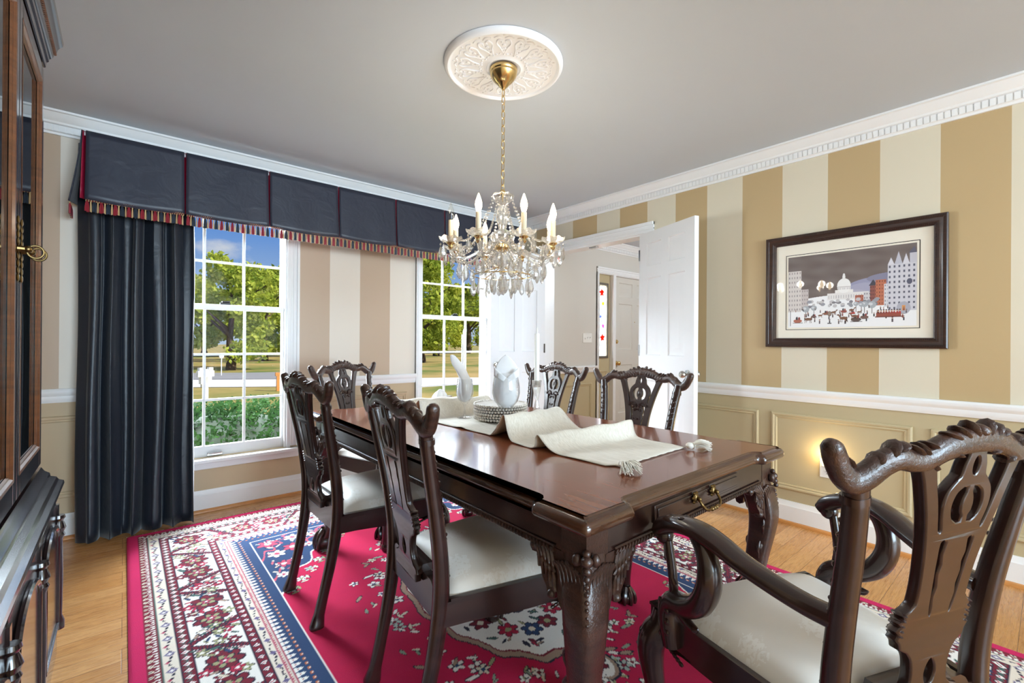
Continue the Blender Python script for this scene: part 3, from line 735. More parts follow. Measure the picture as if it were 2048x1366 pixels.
            leafrow(mb, (s * .288 * w, .152, .40), (s * .292 * w, .150, .50), 7, .034, .005, (s * 1, 0, -.05), 5)
            P['arm_support', s] = (mb, 'mahogany')
    return P
def build_chair(name, parts, label, loc, deg, group):
    r = empty(name, (loc[0], loc[1], 0), math.radians(deg), label, 'chair', group)
    for (nm, s), (mb, mat) in parts.items(): mb.build(nm, M[mat], r, angle=50)
    return r
side0 = build_chair('dining_chair', make_chair_parts(False), 'carved side chair nearest the camera on the cabinet side, its seat tucked under the table', (.916, 1.256), -96.8, 'carved mahogany side chairs')
for lab, loc, deg in (('dark carved side chair in front of the tall bright window, second along from the camera', (.887, 2.082), -89.0),
                      ('dark carved side chair beyond the crystal candlestick, its crest below the open grey door', (1.944, 2.213), 86.7),
                      ('dark carved side chair in front of the white open door, crest beside its knob', (1.909, 1.483), 92.6),
                      ('dark carved side chair turned at the far end of the table, between the two windows', (1.278, 2.836), 207.5)):
    c = copy_tree(side0); c.location = (loc[0], loc[1], 0); c.rotation_euler = (0, 0, math.radians(deg)); c['label'] = lab
build_chair('dining_armchair', make_chair_parts(True), 'large carved armchair in the right corner with cream damask seat and scrolled arms', (1.277, .388), -22.4, None)
# ------------------------------------------------------------- dining table
TX0, TX1, TY0, TY1, TZ = .772, 1.922, .655, 2.675, .765
tb = empty('dining_table', ((TX0 + TX1) / 2, (TY0 + TY1) / 2, 0), 0, 'long glossy mahogany dining table with carved claw-foot legs on the red rug', 'table')
TC = ((TX0 + TX1) / 2, (TY0 + TY1) / 2)
def loc(q): return (q[0] - TC[0], q[1] - TC[1], q[2])
def outline():
    hx, hy = (TX1 - TX0) / 2, (TY1 - TY0) / 2
    c = [(0, .172), (.002, .180), (.010, .186), (.019, .190), (.025, .197), (.027, .207)]      # jog along an edge: (inset, distance from the corner)
    q = []                                                      # one corner, from +y side of the left edge round to the near edge
    for i, d in c[::-1]: q.append((-hx + i, -hy + d))
    q.append((-hx, -hy + .02)); q.append((-hx + .002, -hy + .006)); q.append((-hx + .006, -hy + .002)); q.append((-hx + .02, -hy))
    for i, d in c: q.append((-hx + d, -hy + i))
    out = list(q); out += [(-a, b) for a, b in q[::-1]]; out += [(-a, -b) for a, b in q]; out += [(a, -b) for a, b in q[::-1]]
    return out
def offset(pl, d):
    n = len(pl); o = []
    for i in range(n):
        a, b, c = np.array(pl[i - 1]), np.array(pl[i]), np.array(pl[(i + 1) % n])
        t1 = (b - a) / (np.linalg.norm(b - a) + 1e-9); t2 = (c - b) / (np.linalg.norm(c - b) + 1e-9)
        n1 = np.array((-t1[1], t1[0])); n2 = np.array((-t2[1], t2[0])); m = n1 + n2; m /= (np.linalg.norm(m) + 1e-9)
        o.append(tuple(b + m * d / max(.6, m @ n1)))
    return o
ol = outline(); n = len(ol); mb = MB(); v = []
rings = [(.030, .722), (.010, .723), (.004, .727), (.0006, .733), (0, .740), (.0014, .7465), (.005, .7525), (.010, .7565), (.016, .759), (.0205, .7600), (.0215, .7608), (.0225, .7635), (.0250, .765)]
for d, z in rings: v += [(a, b, z) for a, b in offset(ol, d)]
f = [tuple(range(n - 1, -1, -1))]
for i in range(len(rings) - 1): f += [(i * n + k, i * n + (k + 1) % n, (i + 1) * n + (k + 1) % n, (i + 1) * n + k) for k in range(n)]
mb.add(v, f); mb.cm = 0
mb.add([(a, b, TZ) for a, b in offset(ol, rings[-1][0])], [tuple(range(n))]); mb.mi[-1] = 1
mb.build('tabletop', [M['mahogany_warm'], M['table_veneer']], tb, angle=40)
# apron with gadrooned lower edge
ax0, ax1, ay0, ay1 = TX0 + .044, TX1 - .044, TY0 + .038, TY1 - .038
mb = MB(); z0, z1 = .648, .724
for a in ((ax0, ax1, ay0, ay0 + .025), (ax0, ax1, ay1 - .025, ay1), (ax0, ax0 + .025, ay0, ay1), (ax1 - .025, ax1, ay0, ay1)): mb.box(*a, z0, z1)
mb.xf(loc); mb.build('apron', M['mahogany'], tb, bevel=.0015)
mb = MB()
def gad(p0, p1):
    p0 = np.array(p0); p1 = np.array(p1); L = np.linalg.norm(p1 - p0); T = (p1 - p0) / L; k = int(L / .0125); Z = np.array((0, 0, 1.0))
    for i in range(k):
        c = p0 + T * (i + .5) * L / k; d = (T * .55 + Z * .83); nn = np.cross(T, Z); mb.ball(c, (.0105, .0048, .0065), 6, 4, (d, np.cross(d, nn), nn))
    mb.tube([p0 + Z * .009, p1 + Z * .009], .003, 6)
e = .004; zz = .645
gad((ax0 - e, ay0 + .10, zz), (ax0 - e, ay1 - .10, zz)); gad((ax0 + .10, ay0 - e, zz), (ax1 - .10, ay0 - e, zz)); gad((ax1 + e, ay0 + .10, zz), (ax1 + e, ay1 - .10, zz)); gad((ax0 + .10, ay1 + e, zz), (ax1 - .10, ay1 + e, zz))
mb.xf(loc); mb.build('gadroon_edge', M['mahogany_carved'], tb)
# drawer in the near end
mb = MB(); dx0, dx1, dz0, dz1 = 1.087, 1.588, .671, .7195
mb.box(dx0, dx1, ay0 - .006, ay0 + .02, dz0, dz1); mb.box(dx0 + .012, dx1 - .012, ay0 - .010, ay0, dz0 + .010, dz1 - .010)
mb.xf(loc); dr = mb.build('drawer', M['mahogany'], tb, bevel=.002)
mb = MB(); y = ay0 - .012
for x in (1.285, 1.392):
    mb.ball((x, y - .004, .702), (.013, .008, .015), 12, 6); mb.ball((x, y - .016, .700), (.007, .007, .007), 10, 6)
    for k in range(6): a = 2 * PI * k / 6; mb.ball((x + .013 * math.cos(a), y - .003, .702 + .015 * math.sin(a)), .005, 6, 4)
mb.tube(catmull([(1.285, y - .016, .697), (1.288, y - .028, .680), (1.305, y - .034, .669), (1.325, y - .034, .672), (1.3385, y - .035, .666), (1.352, y - .034, .672), (1.372, y - .034, .669), (1.389, y - .028, .680), (1.392, y - .016, .697)], 4), .0042, 8)
for x in (1.325, 1.3385, 1.352): mb.ball((x, y - .034, .668), .0065, 8, 5)
mb.xf(loc); mb.build('bail_pull', M['antique_brass'], dr)
# four cabriole legs
for sx in (-1, 1):
    for sy in (-1, 1):
        cx = ax0 if sx < 0 else ax1; cy = ay0 if sy < 0 else ay1
        def P(o, z): return (cx + sx * o, cy + sy * o, z)      # offset along the outward diagonal
        mb = MB()
        hw = .036
        mb.box(min(cx + sx * .001, cx - sx * .078), max(cx + sx * .001, cx - sx * .078), min(cy + sy * .001, cy - sy * .078), max(cy + sy * .001, cy - sy * .078), .636, .722)
        prof = [(-.040, .650, .042), (-.034, .61, .044), (-.022, .56, .046), (-.016, .51, .045), (-.020, .45, .041), (-.030, .37, .036), (-.041, .28, .031), (-.050, .20, .027), (-.055, .14, .0245), (-.053, .105, .0245), (-.044, .075, .028)]
        pp = catmull(prof, 5); mb.tube([P(o, z) for o, z, w in pp], [w for *_, w in pp], 16, up=(1, 0, .001), sq=4.5)
        b = P(-.034, .048); mb.ball(b, (.047, .047, .046), 16, 10)
        for a in (-1.3, -.45, .45, 1.3):
            d0 = math.atan2(sy, sx) + a; dx, dy = math.cos(d0), math.sin(d0); o = np.array(P(-.038, 0))
            mb.tube(catmull([o + (dx * .012, dy * .012, .112), o + (dx * .036, dy * .036, .090), o + (dx * .052, dy * .052, .055), o + (dx * .050, dy * .050, .014)], 4), [.016, .0165, .0165, .016, .0155, .015, .014, .0135, .013, .0125, .011, .009, .007], 8)
        # carved wings under the apron, either side of the leg
        for ax in (0, 1):
            w = [(-.070, .648), (-.172, .648), (-.186, .641), (-.189, .628), (-.180, .616), (-.166, .617), (-.160, .628), (-.152, .618), (-.150, .596), (-.140, .566), (-.128, .548), (-.124, .530), (-.110, .524), (-.098, .534), (-.094, .556), (-.084, .52), (-.060, .50), (-.04, .50)]
            k0 = len(mb.v); mb.prism(w, -.010, .022, 'y')
            for (u0, z0_, u1, z1_, r) in ((-.168, .636, -.150, .590, .006), (-.158, .640, -.136, .576, .006), (-.144, .642, -.122, .565, .006), (-.128, .642, -.110, .556, .006), (-.112, .642, -.098, .55, .006)):
                mb.tube(catmull([(u0, .022, z0_), ((u0 + u1) / 2 + .008, .027, (z0_ + z1_) / 2 + .012), (u1, .022, z1_)], 4), r, 6)
            mb.ball((-.176, .012, .630), (.014, .018, .014), 10, 6); mb.ball((-.114, .012, .534), (.014, .018, .013), 10, 6)
            for k in range(7):   # shell ribs sweeping over the knee
                t = k / 6; u = -.090 + .078 * t; mb.tube(catmull([(u - .012, .016, .60 - .02 * (1 - t)), (u - .004, .027, .630 - .004 * abs(k - 3)), (u + .016, .028, .60), (u + .030 * (1 - t * .6), .026, .52 - .03 * t), (u + .036 * (1 - t * .8), .02, .44 - .08 * t)], 4), .0055, 6)
            for k in range(4):      # acanthus drops running down the face
                z = .515 - .085 * k; mb.tube(catmull([(-.034, .014, z), (-.058, .018, z - .03), (-.050, .019, z - .062), (-.040, .017, z - .085)], 3), [.006, .0065, .0068, .0068, .0066, .006, .0055, .0045, .003, .0015], 6)
                mb.tube(catmull([(-.062, .012, z - .01), (-.072, .016, z - .04), (-.056, .018, z - .074)], 3), [.004, .005, .0055, .005, .004, .003, .0015], 6)
            mb.tube(catmull([(-.010, .012, .47), (-.030, .019, .43), (-.022, .019, .36), (-.034, .018, .29), (-.026, .016, .22)], 3), .0042, 6)
            def tw(q, ax=ax):
                u, t_, z = q
                # the wing hugs the apron face; lower down it follows the leg
                o = interp(z, [(.10, -.052), (.20, -.050 + .01), (.30, -.018), (.40, -.006), (.48, .006), (.54, .008), (.60, .003), (.65, 0)])
                along, outw = u + (o if z < .56 else o * .6), t_ - .020 + o
                return (cx + sx * along, cy + sy * outw, z) if ax == 0 else (cx + sx * outw, cy + sy * along, z)
            mb.xf(tw, k0)
        # cartouche on the corner and a drop of beads
        for k, (z, r) in enumerate(((.672, .010), (.655, .015), (.636, .012), (.62, .009))): mb.ball(P(.006 + .003 * k, z), (r, r, r * .9), 8, 6)
        for d in (-1, 1): mb.ball((cx + sx * (.002 + .010 * (d > 0)) - sx * .02 * (d < 0), cy + sy * (.002 + .010 * (d < 0)) - sy * .02 * (d > 0), .652), (.012, .012, .016), 8, 6)
        for k in range(6): z = .60 - .016 * k; mb.ball(P(interp(z, [(.5, .024), (.56, .020), (.61, .012)]) - .002, z), .0068 - .0005 * k, 8, 5)
        mb.xf(loc); mb.build('leg', M['mahogany_carved'], tb, angle=50)
# ------------------------------------------------------------- runner with tassels
Lp = [(.872, .004), (.93, .003), (.99, .003), (1.06, .003), (1.115, .006), (1.148, .018), (1.174, .036), (1.192, .051), (1.204, .054), (1.213, .042), (1.213, .024), (1.220, .009), (1.241, .003), (1.285, .003), (1.33, .003), (1.358, .010), (1.378, .034), (1.392, .070), (1.402, .096), (1.412, .101), (1.426, .090), (1.446, .062), (1.475, .030), (1.508, .006), (1.54, .003), (1.60, .003), (1.66, .004), (1.71, .010), (1.76, .004), (1.85, .003), (1.93, .004), (2.02, .006), (2.06, .026), (2.074, .060), (2.084, .084), (2.10, .088), (2.13, .066), (2.17, .024), (2.21, .020), (2.25, .040), (2.27, .062), (2.30, .072), (2.33, .058), (2.36, .022), (2.42, .004), (2.52, .003)]
Rp = [(.880, .004), (.94, .003), (1.00, .003), (1.05, .004), (1.085, .007), (1.100, .022), (1.107, .045), (1.112, .066), (1.122, .072), (1.136, .060), (1.150, .036), (1.166, .014), (1.19, .004), (1.26, .003), (1.34, .003), (1.385, .004), (1.420, .020), (1.450, .040), (1.482, .066), (1.510, .080), (1.538, .078), (1.562, .060), (1.580, .034), (1.600, .008), (1.63, .003), (1.68, .003), (1.72, .004), (1.76, .004), (1.80, .004), (1.88, .003), (1.95, .004), (2.00, .006), (2.03, .022), (2.05, .05), (2.07, .075), (2.10, .082), (2.14, .060), (2.18, .024), (2.22, .02), (2.26, .035), (2.29, .055), (2.32, .060), (2.35, .042), (2.38, .02), (2.44, .004), (2.53, .003)]
Ls, Rs = catmull(Lp, 3), catmull(Rp, 3); m = len(Ls) - 1; mb = MB()
def xe(y, s): return 1.150 + .01 * math.sin(y * 9) + (.025 if y < .9 else 0) if s == 0 else 1.585 + .012 * math.sin(y * 7 + 1)
def rn(u, v):
    i = min(m, int(round(v * m))); (yl, zl), (yr, zr) = Ls[i], Rs[i]; w = u * u * (3 - 2 * u)
    y, z = yl + (yr - yl) * w, zl + (zr - zl) * w
    x = xe(y, 0) + (xe(y, 1) - xe(y, 0)) * u
    return (x, y, TZ + max(.0022, z) + .0012 + (.002 * math.sin(x * 60 + y * 23) ** 2 if z < .006 else .003 * math.sin(x * 41)))
mb.grid(26, m, rn)
run = mb.build('table_runner', M['linen'], angle=None); tag(run, 'cream linen table runner rumpled into folds along the table, tasselled at its corners', 'table runner')
for q in run.data.polygons: q.use_smooth = True
s = run.modifiers.new('thickness', 'SOLIDIFY'); s.thickness = .0028; s.offset = -1
def tassel(c, d, L=.085):
    mb = MB(); c = np.array(c, float); d = np.array(d, float); d /= np.linalg.norm(d); S = np.array((-d[1], d[0], 0)); Z = np.array((0, 0, 1.0)); rnd = random.Random(int(c[0] * 1000))
    mb.ball(c + d * .012, (.016, .015, .012), 10, 6, (d, S, Z)); mb.tube([c + d * .022 - S * .002, c + d * .026], .0125, 10)
    for k in range(70):
        a = rnd.uniform(-1, 1); h = rnd.uniform(-1, 1); w = .010; sp = .036
        p0 = c + d * .024 + S * a * w + Z * h * .009; p2 = c + d * (L - .012 * a * a + rnd.uniform(-.006, .004)) + S * a * sp + Z * (h * .016 + .002)
        p1 = (p0 + p2) / 2 + Z * .008 + S * rnd.uniform(-.003, .003)
        p2[2] = max(p2[2], TZ + .0025); mb.tube(catmull([p0, p1, p2], 3), .0014, 4)
    return mb.build('tassel', M['tassel_cotton'], run)
tassel((1.186, .868, TZ + .0155), (-.55, -.83, 0), .09); tassel((1.578, .868, TZ + .0155), (.62, -.78, 0), .085)
tassel((1.150, 2.528, TZ + .0155), (-.7, .5, 0), .08); tassel((1.590, 2.538, TZ + .0155), (.6, .7, 0), .08)
# ------------------------------------------------------------- plates
pr = [(0, .004), (.06, .004), (.085, .006), (.118, .0125), (.1265, .0135), (.128, .0115), (.118, .008), (.085, .0015), (.07, 0), (0, 0)]
mb = MB(); mb.lathe(pr, 48)
for k in range(56): a = 2 * PI * k / 56; mb.ball((.127 * math.cos(a), .127 * math.sin(a), .0125), .0062, 8, 5)
pm = mb.mesh('plate', M['plate_grey'])
order = ['at the bottom', 'second from the bottom', 'third from the bottom', 'third from the top', 'second from the top', 'on top']
for k in range(6):
    o = bpy.data.objects.new('plate', pm); COL.objects.link(o); o.location = (1.415 + .003 * math.sin(k * 2.1), 1.755 + .003 * math.cos(k * 1.7), TZ + .0105 + k * .0128); o.rotation_euler = (0, 0, k * .05)
    tag(o, 'grey beaded-rim plate %s of the stack of six on the runner' % order[k], 'plate', 'beaded plates stacked on the runner')
# ------------------------------------------------------------- stemware, napkins, candles
def goblet(c, hb, R, H, label):
    """hb = height of the bowl's underside above the foot, R = bowl radius, H = total height"""
    mb = MB(); b = H - hb
    pr = [(0, .002), (.036, .0), (.0375, .002), (.030, .005), (.010, .010), (.0055, .018), (.005, hb * .45), (.0075, hb * .5), (.005, hb * .55), (.0052, hb - .012), (.012, hb - .003), (R * .5, hb + b * .08), (R * .86, hb + b * .25), (R, hb + b * .46), (R * .97, hb + b * .68), (R * .86, hb + b * .9), (R * .82, H), (R * .80, H), (R * .84, hb + b * .9), (R * .95, hb + b * .68), (R * .975, hb + b * .46), (R * .84, hb + b * .26), (R * .48, hb + b * .10), (0, hb + .004)]
    mb.lathe(pr, 32); o = mb.build('goblet', M['stemware_glass'], angle=60); o.location = c
    return tag(o, label, 'goblet', 'stemmed goblets on the runner')
g1 = goblet((1.312, 1.915, TZ + .0075), .072, .044, .196, 'smaller clear goblet behind the stack of plates, in front of the distant candle')
g2 = goblet((1.305, 1.580, TZ + .0075), .078, .062, .245, 'large clear goblet in front of the stack of plates holding a pointed napkin')
def napkin(c, pts, label, seed, rx=.030, tip=None):
    """pts = (x offset, y offset, height, half width, half depth) up the cloth"""
    mb = MB(); rnd = random.Random(seed); n = 22; pp = catmull(pts, 5); v = []
    for (x, y, z, w, d) in pp:
        for k in range(n):
            t = 2 * PI * k / n; fold = 1 + .13 * math.sin(3 * t + seed + z * 20) + .07 * math.sin(5 * t + z * 31)
            e = x + w * math.cos(t) * fold; g = y + d * math.sin(t) * fold
            a = math.radians(-40.3); v.append((e * math.cos(a) - g * math.sin(a), e * math.sin(a) + g * math.cos(a), z))
    m_ = len(pp); f = [(i * n + k, i * n + (k + 1) % n, (i + 1) * n + (k + 1) % n, (i + 1) * n + k) for i in range(m_ - 1) for k in range(n)]
    f += [tuple(range(n - 1, -1, -1)), tuple((m_ - 1) * n + k for k in range(n))]
    mb.add(v, f); o = mb.build('napkin', M['napkin_white'], angle=60); o.location = c
    tag(o, label, 'napkin', 'white napkins in the goblets'); return o
napkin((1.312, 1.915, TZ + .0075), [(0, 0, .082, .010, .010), (0, 0, .10, .030, .028), (0, 0, .13, .036, .034), (.002, 0, .17, .033, .030), (-.004, 0, .20, .026, .020), (-.022, 0, .235, .026, .012), (-.044, 0, .275, .024, .009), (-.062, 0, .310, .012, .006), (-.066, 0, .318, .003, .003)], 'white napkin leaning to one side out of the smaller goblet', 3)
nk = napkin((1.305, 1.580, TZ + .0075), [(0, 0, .090, .012, .012), (0, 0, .115, .038, .035), (0, 0, .155, .050, .046), (0, 0, .205, .046, .040), (0, 0, .232, .038, .022), (.0, 0, .245, .036, .010)], 'white napkin folded to a point above the large goblet', 1)
mb = MB()   # the open pointed leaf of the large napkin and its two crossing flaps
def leaf(u, v):
    w = .056 * math.sin(PI * min(1, .16 + .84 * v) ** .8) ** .75 * (1 if v < .999 else 0); s = 2 * u - 1
    e, g, z = .004 + s * w - .006 * v, .014 * s * s * (1 - v) - .004, .205 + .122 * v
    a = math.radians(-40.3); return (e * math.cos(a) - g * math.sin(a), e * math.sin(a) + g * math.cos(a), z)
mb.grid(12, 14, leaf)
for sd in (-1, 1):
    def flap(u, v, sd=sd):
        e, g, z = sd * (.056 - .062 * v) + .002, -.026 - .010 * math.sin(PI * v), .272 - .052 * v - .040 * u * (1 - .4 * v)
        a = math.radians(-40.3); return (e * math.cos(a) - g * math.sin(a), e * math.sin(a) + g * math.cos(a), z)
    mb.grid(5, 8, flap)
lf = mb.build('napkin_tip', M['napkin_white'], nk, angle=60); so = lf.modifiers.new('thickness', 'SOLIDIFY'); so.thickness = .002
mb = MB()    # crumpled napkin further back
rnd = random.Random(5)
def crump(u, v):
    a = 2 * PI * u; p = PI / 2 * v; r = .058 * math.cos(p) ** .8 * (1 + .12 * math.sin(3 * a + 1) + .06 * math.sin(7 * a)); return (r * math.cos(a), r * .8 * math.sin(a), .09 * math.sin(p) * (1 + .08 * math.sin(2 * a)))
mb.grid(28, 10, crump); cn = mb.build('napkin', M['napkin_white'], angle=60); cn.location = (1.475, 2.42, TZ + .004)
tag(cn, 'rounded white napkin lying behind the folds at the far end of the runner', 'napkin')
def candle(c, label, hl):
    mb = MB()
    pr = [(0, .004), (.020, .004), (.0265, 0), (.0275, .004), (.024, .014), (.0165, .055), (.0085, .098), (.0085, .104), (.013, .125), (.0205, .165), (.0245, .200), (.0225, .200), (.0165, .168), (.0125, .178), (0, .178)]
    mb.lathe(pr, 8, (0, 0, 0)); o = mb.build('candlestick', M['crystal'], angle=15); o.location = c; tag(o, hl, 'candlestick', 'crystal candlesticks')
    mb = MB(); mb.lathe([(0, 0), (.0115, 0), (.0128, .02), (.0128, .246), (.0118, .252), (.009, .251), (.004, .249), (0, .249)], 20); q = mb.build('candle', M['wax_white']); q.location = (c[0], c[1], c[2] + .1785)
    tag(q, label, 'candle', 'white taper candles')
    mb = MB(); mb.lathe([(0, .249), (.0018, .25), (.0042, .258), (.0048, .266), (.003, .277), (.0006, .288), (0, .289)], 10); mb.build('flame_tip', M['wax_white'], q)
candle((1.554, 1.644, TZ + .0025), 'tall white taper candle in front of the open grey door', 'flared crystal candlestick holding the nearer candle, in front of the grey door')
candle((1.648, 2.425, TZ + .0065), 'white taper candle further down the table, seen against the second window', 'flared crystal candlestick at the far end of the table behind the smaller goblet')
# ------------------------------------------------------------- ceiling medallion and chandelier
CX, CY = 1.338, 1.655
mb = MB(); rr = random.Random(2)
prof = [(.275, 2.439), (.275, 2.430), (.268, 2.419), (.258, 2.415), (.250, 2.418), (.246, 2.425), (.240, 2.427), (.10, 2.428), (.088, 2.424), (.080, 2.420), (.075, 2.426), (.055, 2.427), (0, 2.427)]
mb.lathe(prof, 72, (CX, CY, 0))
md = mb.build('ceiling_medallion', M['plaster_white'], angle=40); tag(md, 'round white moulded plaster medallion on the ceiling above the chandelier', 'ceiling medallion')
mb = MB()
def up(r, a, z=2.427): return (CX + r * math.cos(a), CY + r * math.sin(a), z)
for k in range(14):
    a = 2 * PI * k / 14
    for s in (-1, 1):
        mb.tube(catmull([up(.115, a + s * .02), up(.150, a + s * .10), up(.180, a + s * .17), up(.205, a + s * .12), up(.198, a + s * .04), up(.185, a + s * .06)], 4), [.004] * 21, 6)
        mb.tube(catmull([up(.214, a + s * .02), up(.226, a + s * .1), up(.219, a + s * .19)], 4), .0035, 6)
        mb.ball(up(.146, a + s * .035), (.010, .006, .003), 8, 4)
    for r_, q in ((.168, .010), (.128, .007), (.232, .006)):
        mb.ball(up(r_, a), (q, q, .004), 8, 4)
    for j in range(3): mb.ball(up(.104 + .004 * j, a + .15 * j), (.005, .005, .004), 6, 4)
mb.build('plaster_relief', M['plaster_white'], md)
ch = empty('chandelier', (CX, CY, 0), 0, 'crystal and brass candle chandelier hanging from the ceiling medallion over the table', 'chandelier')
mb = MB(); mb.lathe([(0, 2.426), (.058, 2.426), (.064, 2.420), (.064, 2.410), (.060, 2.404), (.062, 2.397), (.058, 2.386), (.046, 2.370), (.034, 2.358), (.026, 2.352), (.022, 2.344), (.012, 2.336), (.008, 2.328), (0, 2.326)], 32)
mb.build('canopy', M['brass'], ch)
mb = MB(); z = 2.334; k = 0
while z > 1.855:
    T = (1, 0, 0) if k % 2 else (0, 1, 0); pts = []
    for i in range(14):
        t = 2 * PI * i / 14; e = .0085 * math.copysign(abs(math.cos(t)) ** .8, math.cos(t)); pts.append((T[0] * e, T[1] * e, z - .019 + .021 * math.sin(t)))
    mb.tube(pts, .0022, 6, up=(T[1], T[0], .01), closed=True); z -= .0345; k += 1
mb.build('chain', M['brass'], ch)
def wobr(n, a): return lambda t, r, z: (1 + a * math.cos(n * t) * (r > .012), 0)
mb = MB()
mb.lathe([(.010, 1.852), (.020, 1.846), (.038, 1.840), (.050, 1.832), (.052, 1.828), (.046, 1.818), (.030, 1.802), (.017, 1.794), (.013, 1.788)], 32, wob=lambda t, r, z: (1 + .05 * math.cos(8 * t) * (r > .03), .004 * math.cos(8 * t) * (r > .03)))
mb.lathe([(.013, 1.788), (.020, 1.782), (.027, 1.768), (.030, 1.745), (.025, 1.715), (.019, 1.690), (.017, 1.678), (.030, 1.670), (.048, 1.660), (.056, 1.646), (.050, 1.628), (.032, 1.616), (.020, 1.610)], 24, wob=wobr(12, .06))
mb.lathe([(.016, 1.575), (.030, 1.562), (.045, 1.545), (.050, 1.528), (.040, 1.512), (.022, 1.502), (.012, 1.494), (.015, 1.484), (.011, 1.474), (0, 1.468)], 24, wob=wobr(12, .07))
mb.build('crystal_column', M['crystal'], ch, angle=20)
mb = MB(); mb.lathe([(0, 1.614), (.024, 1.612), (.034, 1.604), (.036, 1.592), (.030, 1.582), (.018, 1.574), (0, 1.572)], 24); mb.build('brass_hub', M['brass'], ch)
mb = MB(); mb.lathe([(0, 1.866), (.010, 1.862), (.014, 1.85), (.006, 1.846), (0, 1.80)], 12); mb.build('chain_cap', M['brass'], ch)
def drop_mesh(L, w):
    mb = MB(); n = 6
    mb.ball((0, 0, -.006), (.0058, .0058, .0058), 6, 4); mb.tube([(0, 0, .004), (0, 0, -.018)], .0008, 4)
    mb.lathe([(.0008, -.014), (w * .45, -.014 - L * .16), (w * .8, -.014 - L * .38), (w, -.014 - L * .62), (w * .82, -.014 - L * .80), (w * .4, -.014 - L * .94), (.0005, -.014 - L)], n)
    mb.xf(lambda q: (q[0], q[1] * .62, q[2])); return mb.mesh('crystal_drop', M['crystal'], angle=5)
DM = [drop_mesh(.062, .0135), drop_mesh(.048, .0115), drop_mesh(.078, .0165)]
nd = [0]
def drop(x, y, z, kind):
    o = bpy.data.objects.new('crystal_drop', DM[kind]); COL.objects.link(o); o.parent = ch; o.location = (x, y, z); o.rotation_euler = (0, 0, nd[0] * 1.3); nd[0] += 1
def strand(p0, p1, sag, r, n):
    mb = MB(); p0 = np.array(p0); p1 = np.array(p1)
    for i in range(n + 1):
        t = i / n; q = p0 + (p1 - p0) * t; q[2] -= sag * 4 * t * (1 - t); k = r * (.75 + .5 * abs(t - .5) * 0 + .25 * math.sin(PI * t)); mb.ball(q, k, 7, 4)
    return mb.build('bead_strand', M['crystal'], ch, angle=8)
AR, BZ = .246, 1.592
mbb = MB(); mbb.lathe([(.012, 0), (.030, .003), (.046, .011), (.053, .021), (.0515, .0215), (.044, .0135), (.029, .006), (.012, .004)], 32, wob=lambda t, r, z: (1 + .05 * math.cos(8 * t) * (r > .04), .004 * math.cos(8 * t) * (r > .04)))
BOB = mbb.mesh('bobeche', M['crystal'], angle=30)
mbb = MB(); mbb.lathe([(0, .0), (.0105, .0), (.0115, .002), (.0115, .096), (.009, .097), (0, .097)], 16); SLV = mbb.mesh('candle_sleeve', M['candle_sleeve'])
mbb = MB(); mbb.lathe([(0, 0), (.0085, .0), (.0095, .006), (.0135, .020), (.0150, .032), (.0125, .048), (.0075, .063), (.003, .076), (0, .080)], 16); BLB = mbb.mesh('flame_bulb', M['bulb_lit']); BLU = mbb.mesh('flame_bulb', M['bulb_glass'])
mbb = MB(); mbb.lathe([(0, -.028), (.006, -.026), (.012, -.018), (.010, -.008), (.018, -.002), (.020, .002), (.012, .006), (0, .006)], 16); CUP = mbb.mesh('candle_cup', M['brass'])
A0 = math.radians(90 - 40.26)          # bearing of the camera axis
for k in range(8):
    a = A0 + PI + PI / 8 + k * PI / 4; dx, dy = math.cos(a), math.sin(a)
    mb = MB(); pts = catmull([(dx * r, dy * r, z) for r, z in ((.028, 1.596), (.055, 1.604), (.090, 1.588), (.130, 1.556), (.170, 1.534), (.210, 1.532), (.238, 1.548), (AR, 1.566))], 5)
    mb.tube(pts, .0075, 8); mb.build('arm', M['crystal'], ch)
    def put(nm, me, z):
        o = bpy.data.objects.new(nm, me); COL.objects.link(o); o.parent = ch; o.location = (dx * AR, dy * AR, z); o.rotation_euler = (0, 0, a); return o
    put('candle_cup', CUP, BZ); put('bobeche', BOB, BZ + .003); put('candle_sleeve', SLV, BZ + .006)
    put('flame_bulb', BLU if k == 6 else BLB, BZ + .102)
    for j in range(5):
        t = a + 2 * PI * (j + .5) / 5; drop(dx * AR + .0475 * math.cos(t), dy * AR + .0475 * math.sin(t), BZ + .006 - .002, 1 if j % 2 else 0)
    drop(dx * .205, dy * .205, 1.528, 2)
    strand((dx * .045, dy * .045, 1.826), (dx * (AR - .05), dy * (AR - .05), BZ + .018), .055, .0062, 22)
    strand((dx * (AR - .02), dy * (AR - .02), BZ - .02), (dx * .12, dy * .12, 1.475), .02, .0052, 12)
    a2 = a + PI / 8; strand((math.cos(a) * (AR), math.sin(a) * (AR), BZ - .005), (math.cos(a + PI / 4) * AR, math.sin(a + PI / 4) * AR, BZ - .005), .055, .005, 15)
mb = MB()
for k in range(24): a = 2 * PI * k / 24; a1 = 2 * PI * (k + 1) / 24; mb.tube([(.135 * math.cos(a), .135 * math.sin(a), 1.462), (.135 * math.cos(a1), .135 * math.sin(a1), 1.462)], .0025, 6)
for k in range(4): a = PI * k / 2; mb.tube([(.135 * math.cos(a), .135 * math.sin(a), 1.462), (.02 * math.cos(a), .02 * math.sin(a), 1.500)], .002, 5)
mb.build('drop_hoop', M['brass'], ch)
for k in range(14): a = 2 * PI * k / 14 + .1; drop(.135 * math.cos(a), .135 * math.sin(a), 1.458, 2 if k % 2 else 0)
for k in range(8): a = 2 * PI * k / 8; drop(.06 * math.cos(a), .06 * math.sin(a), 1.47, 2)
drop(0, 0, 1.466, 2)
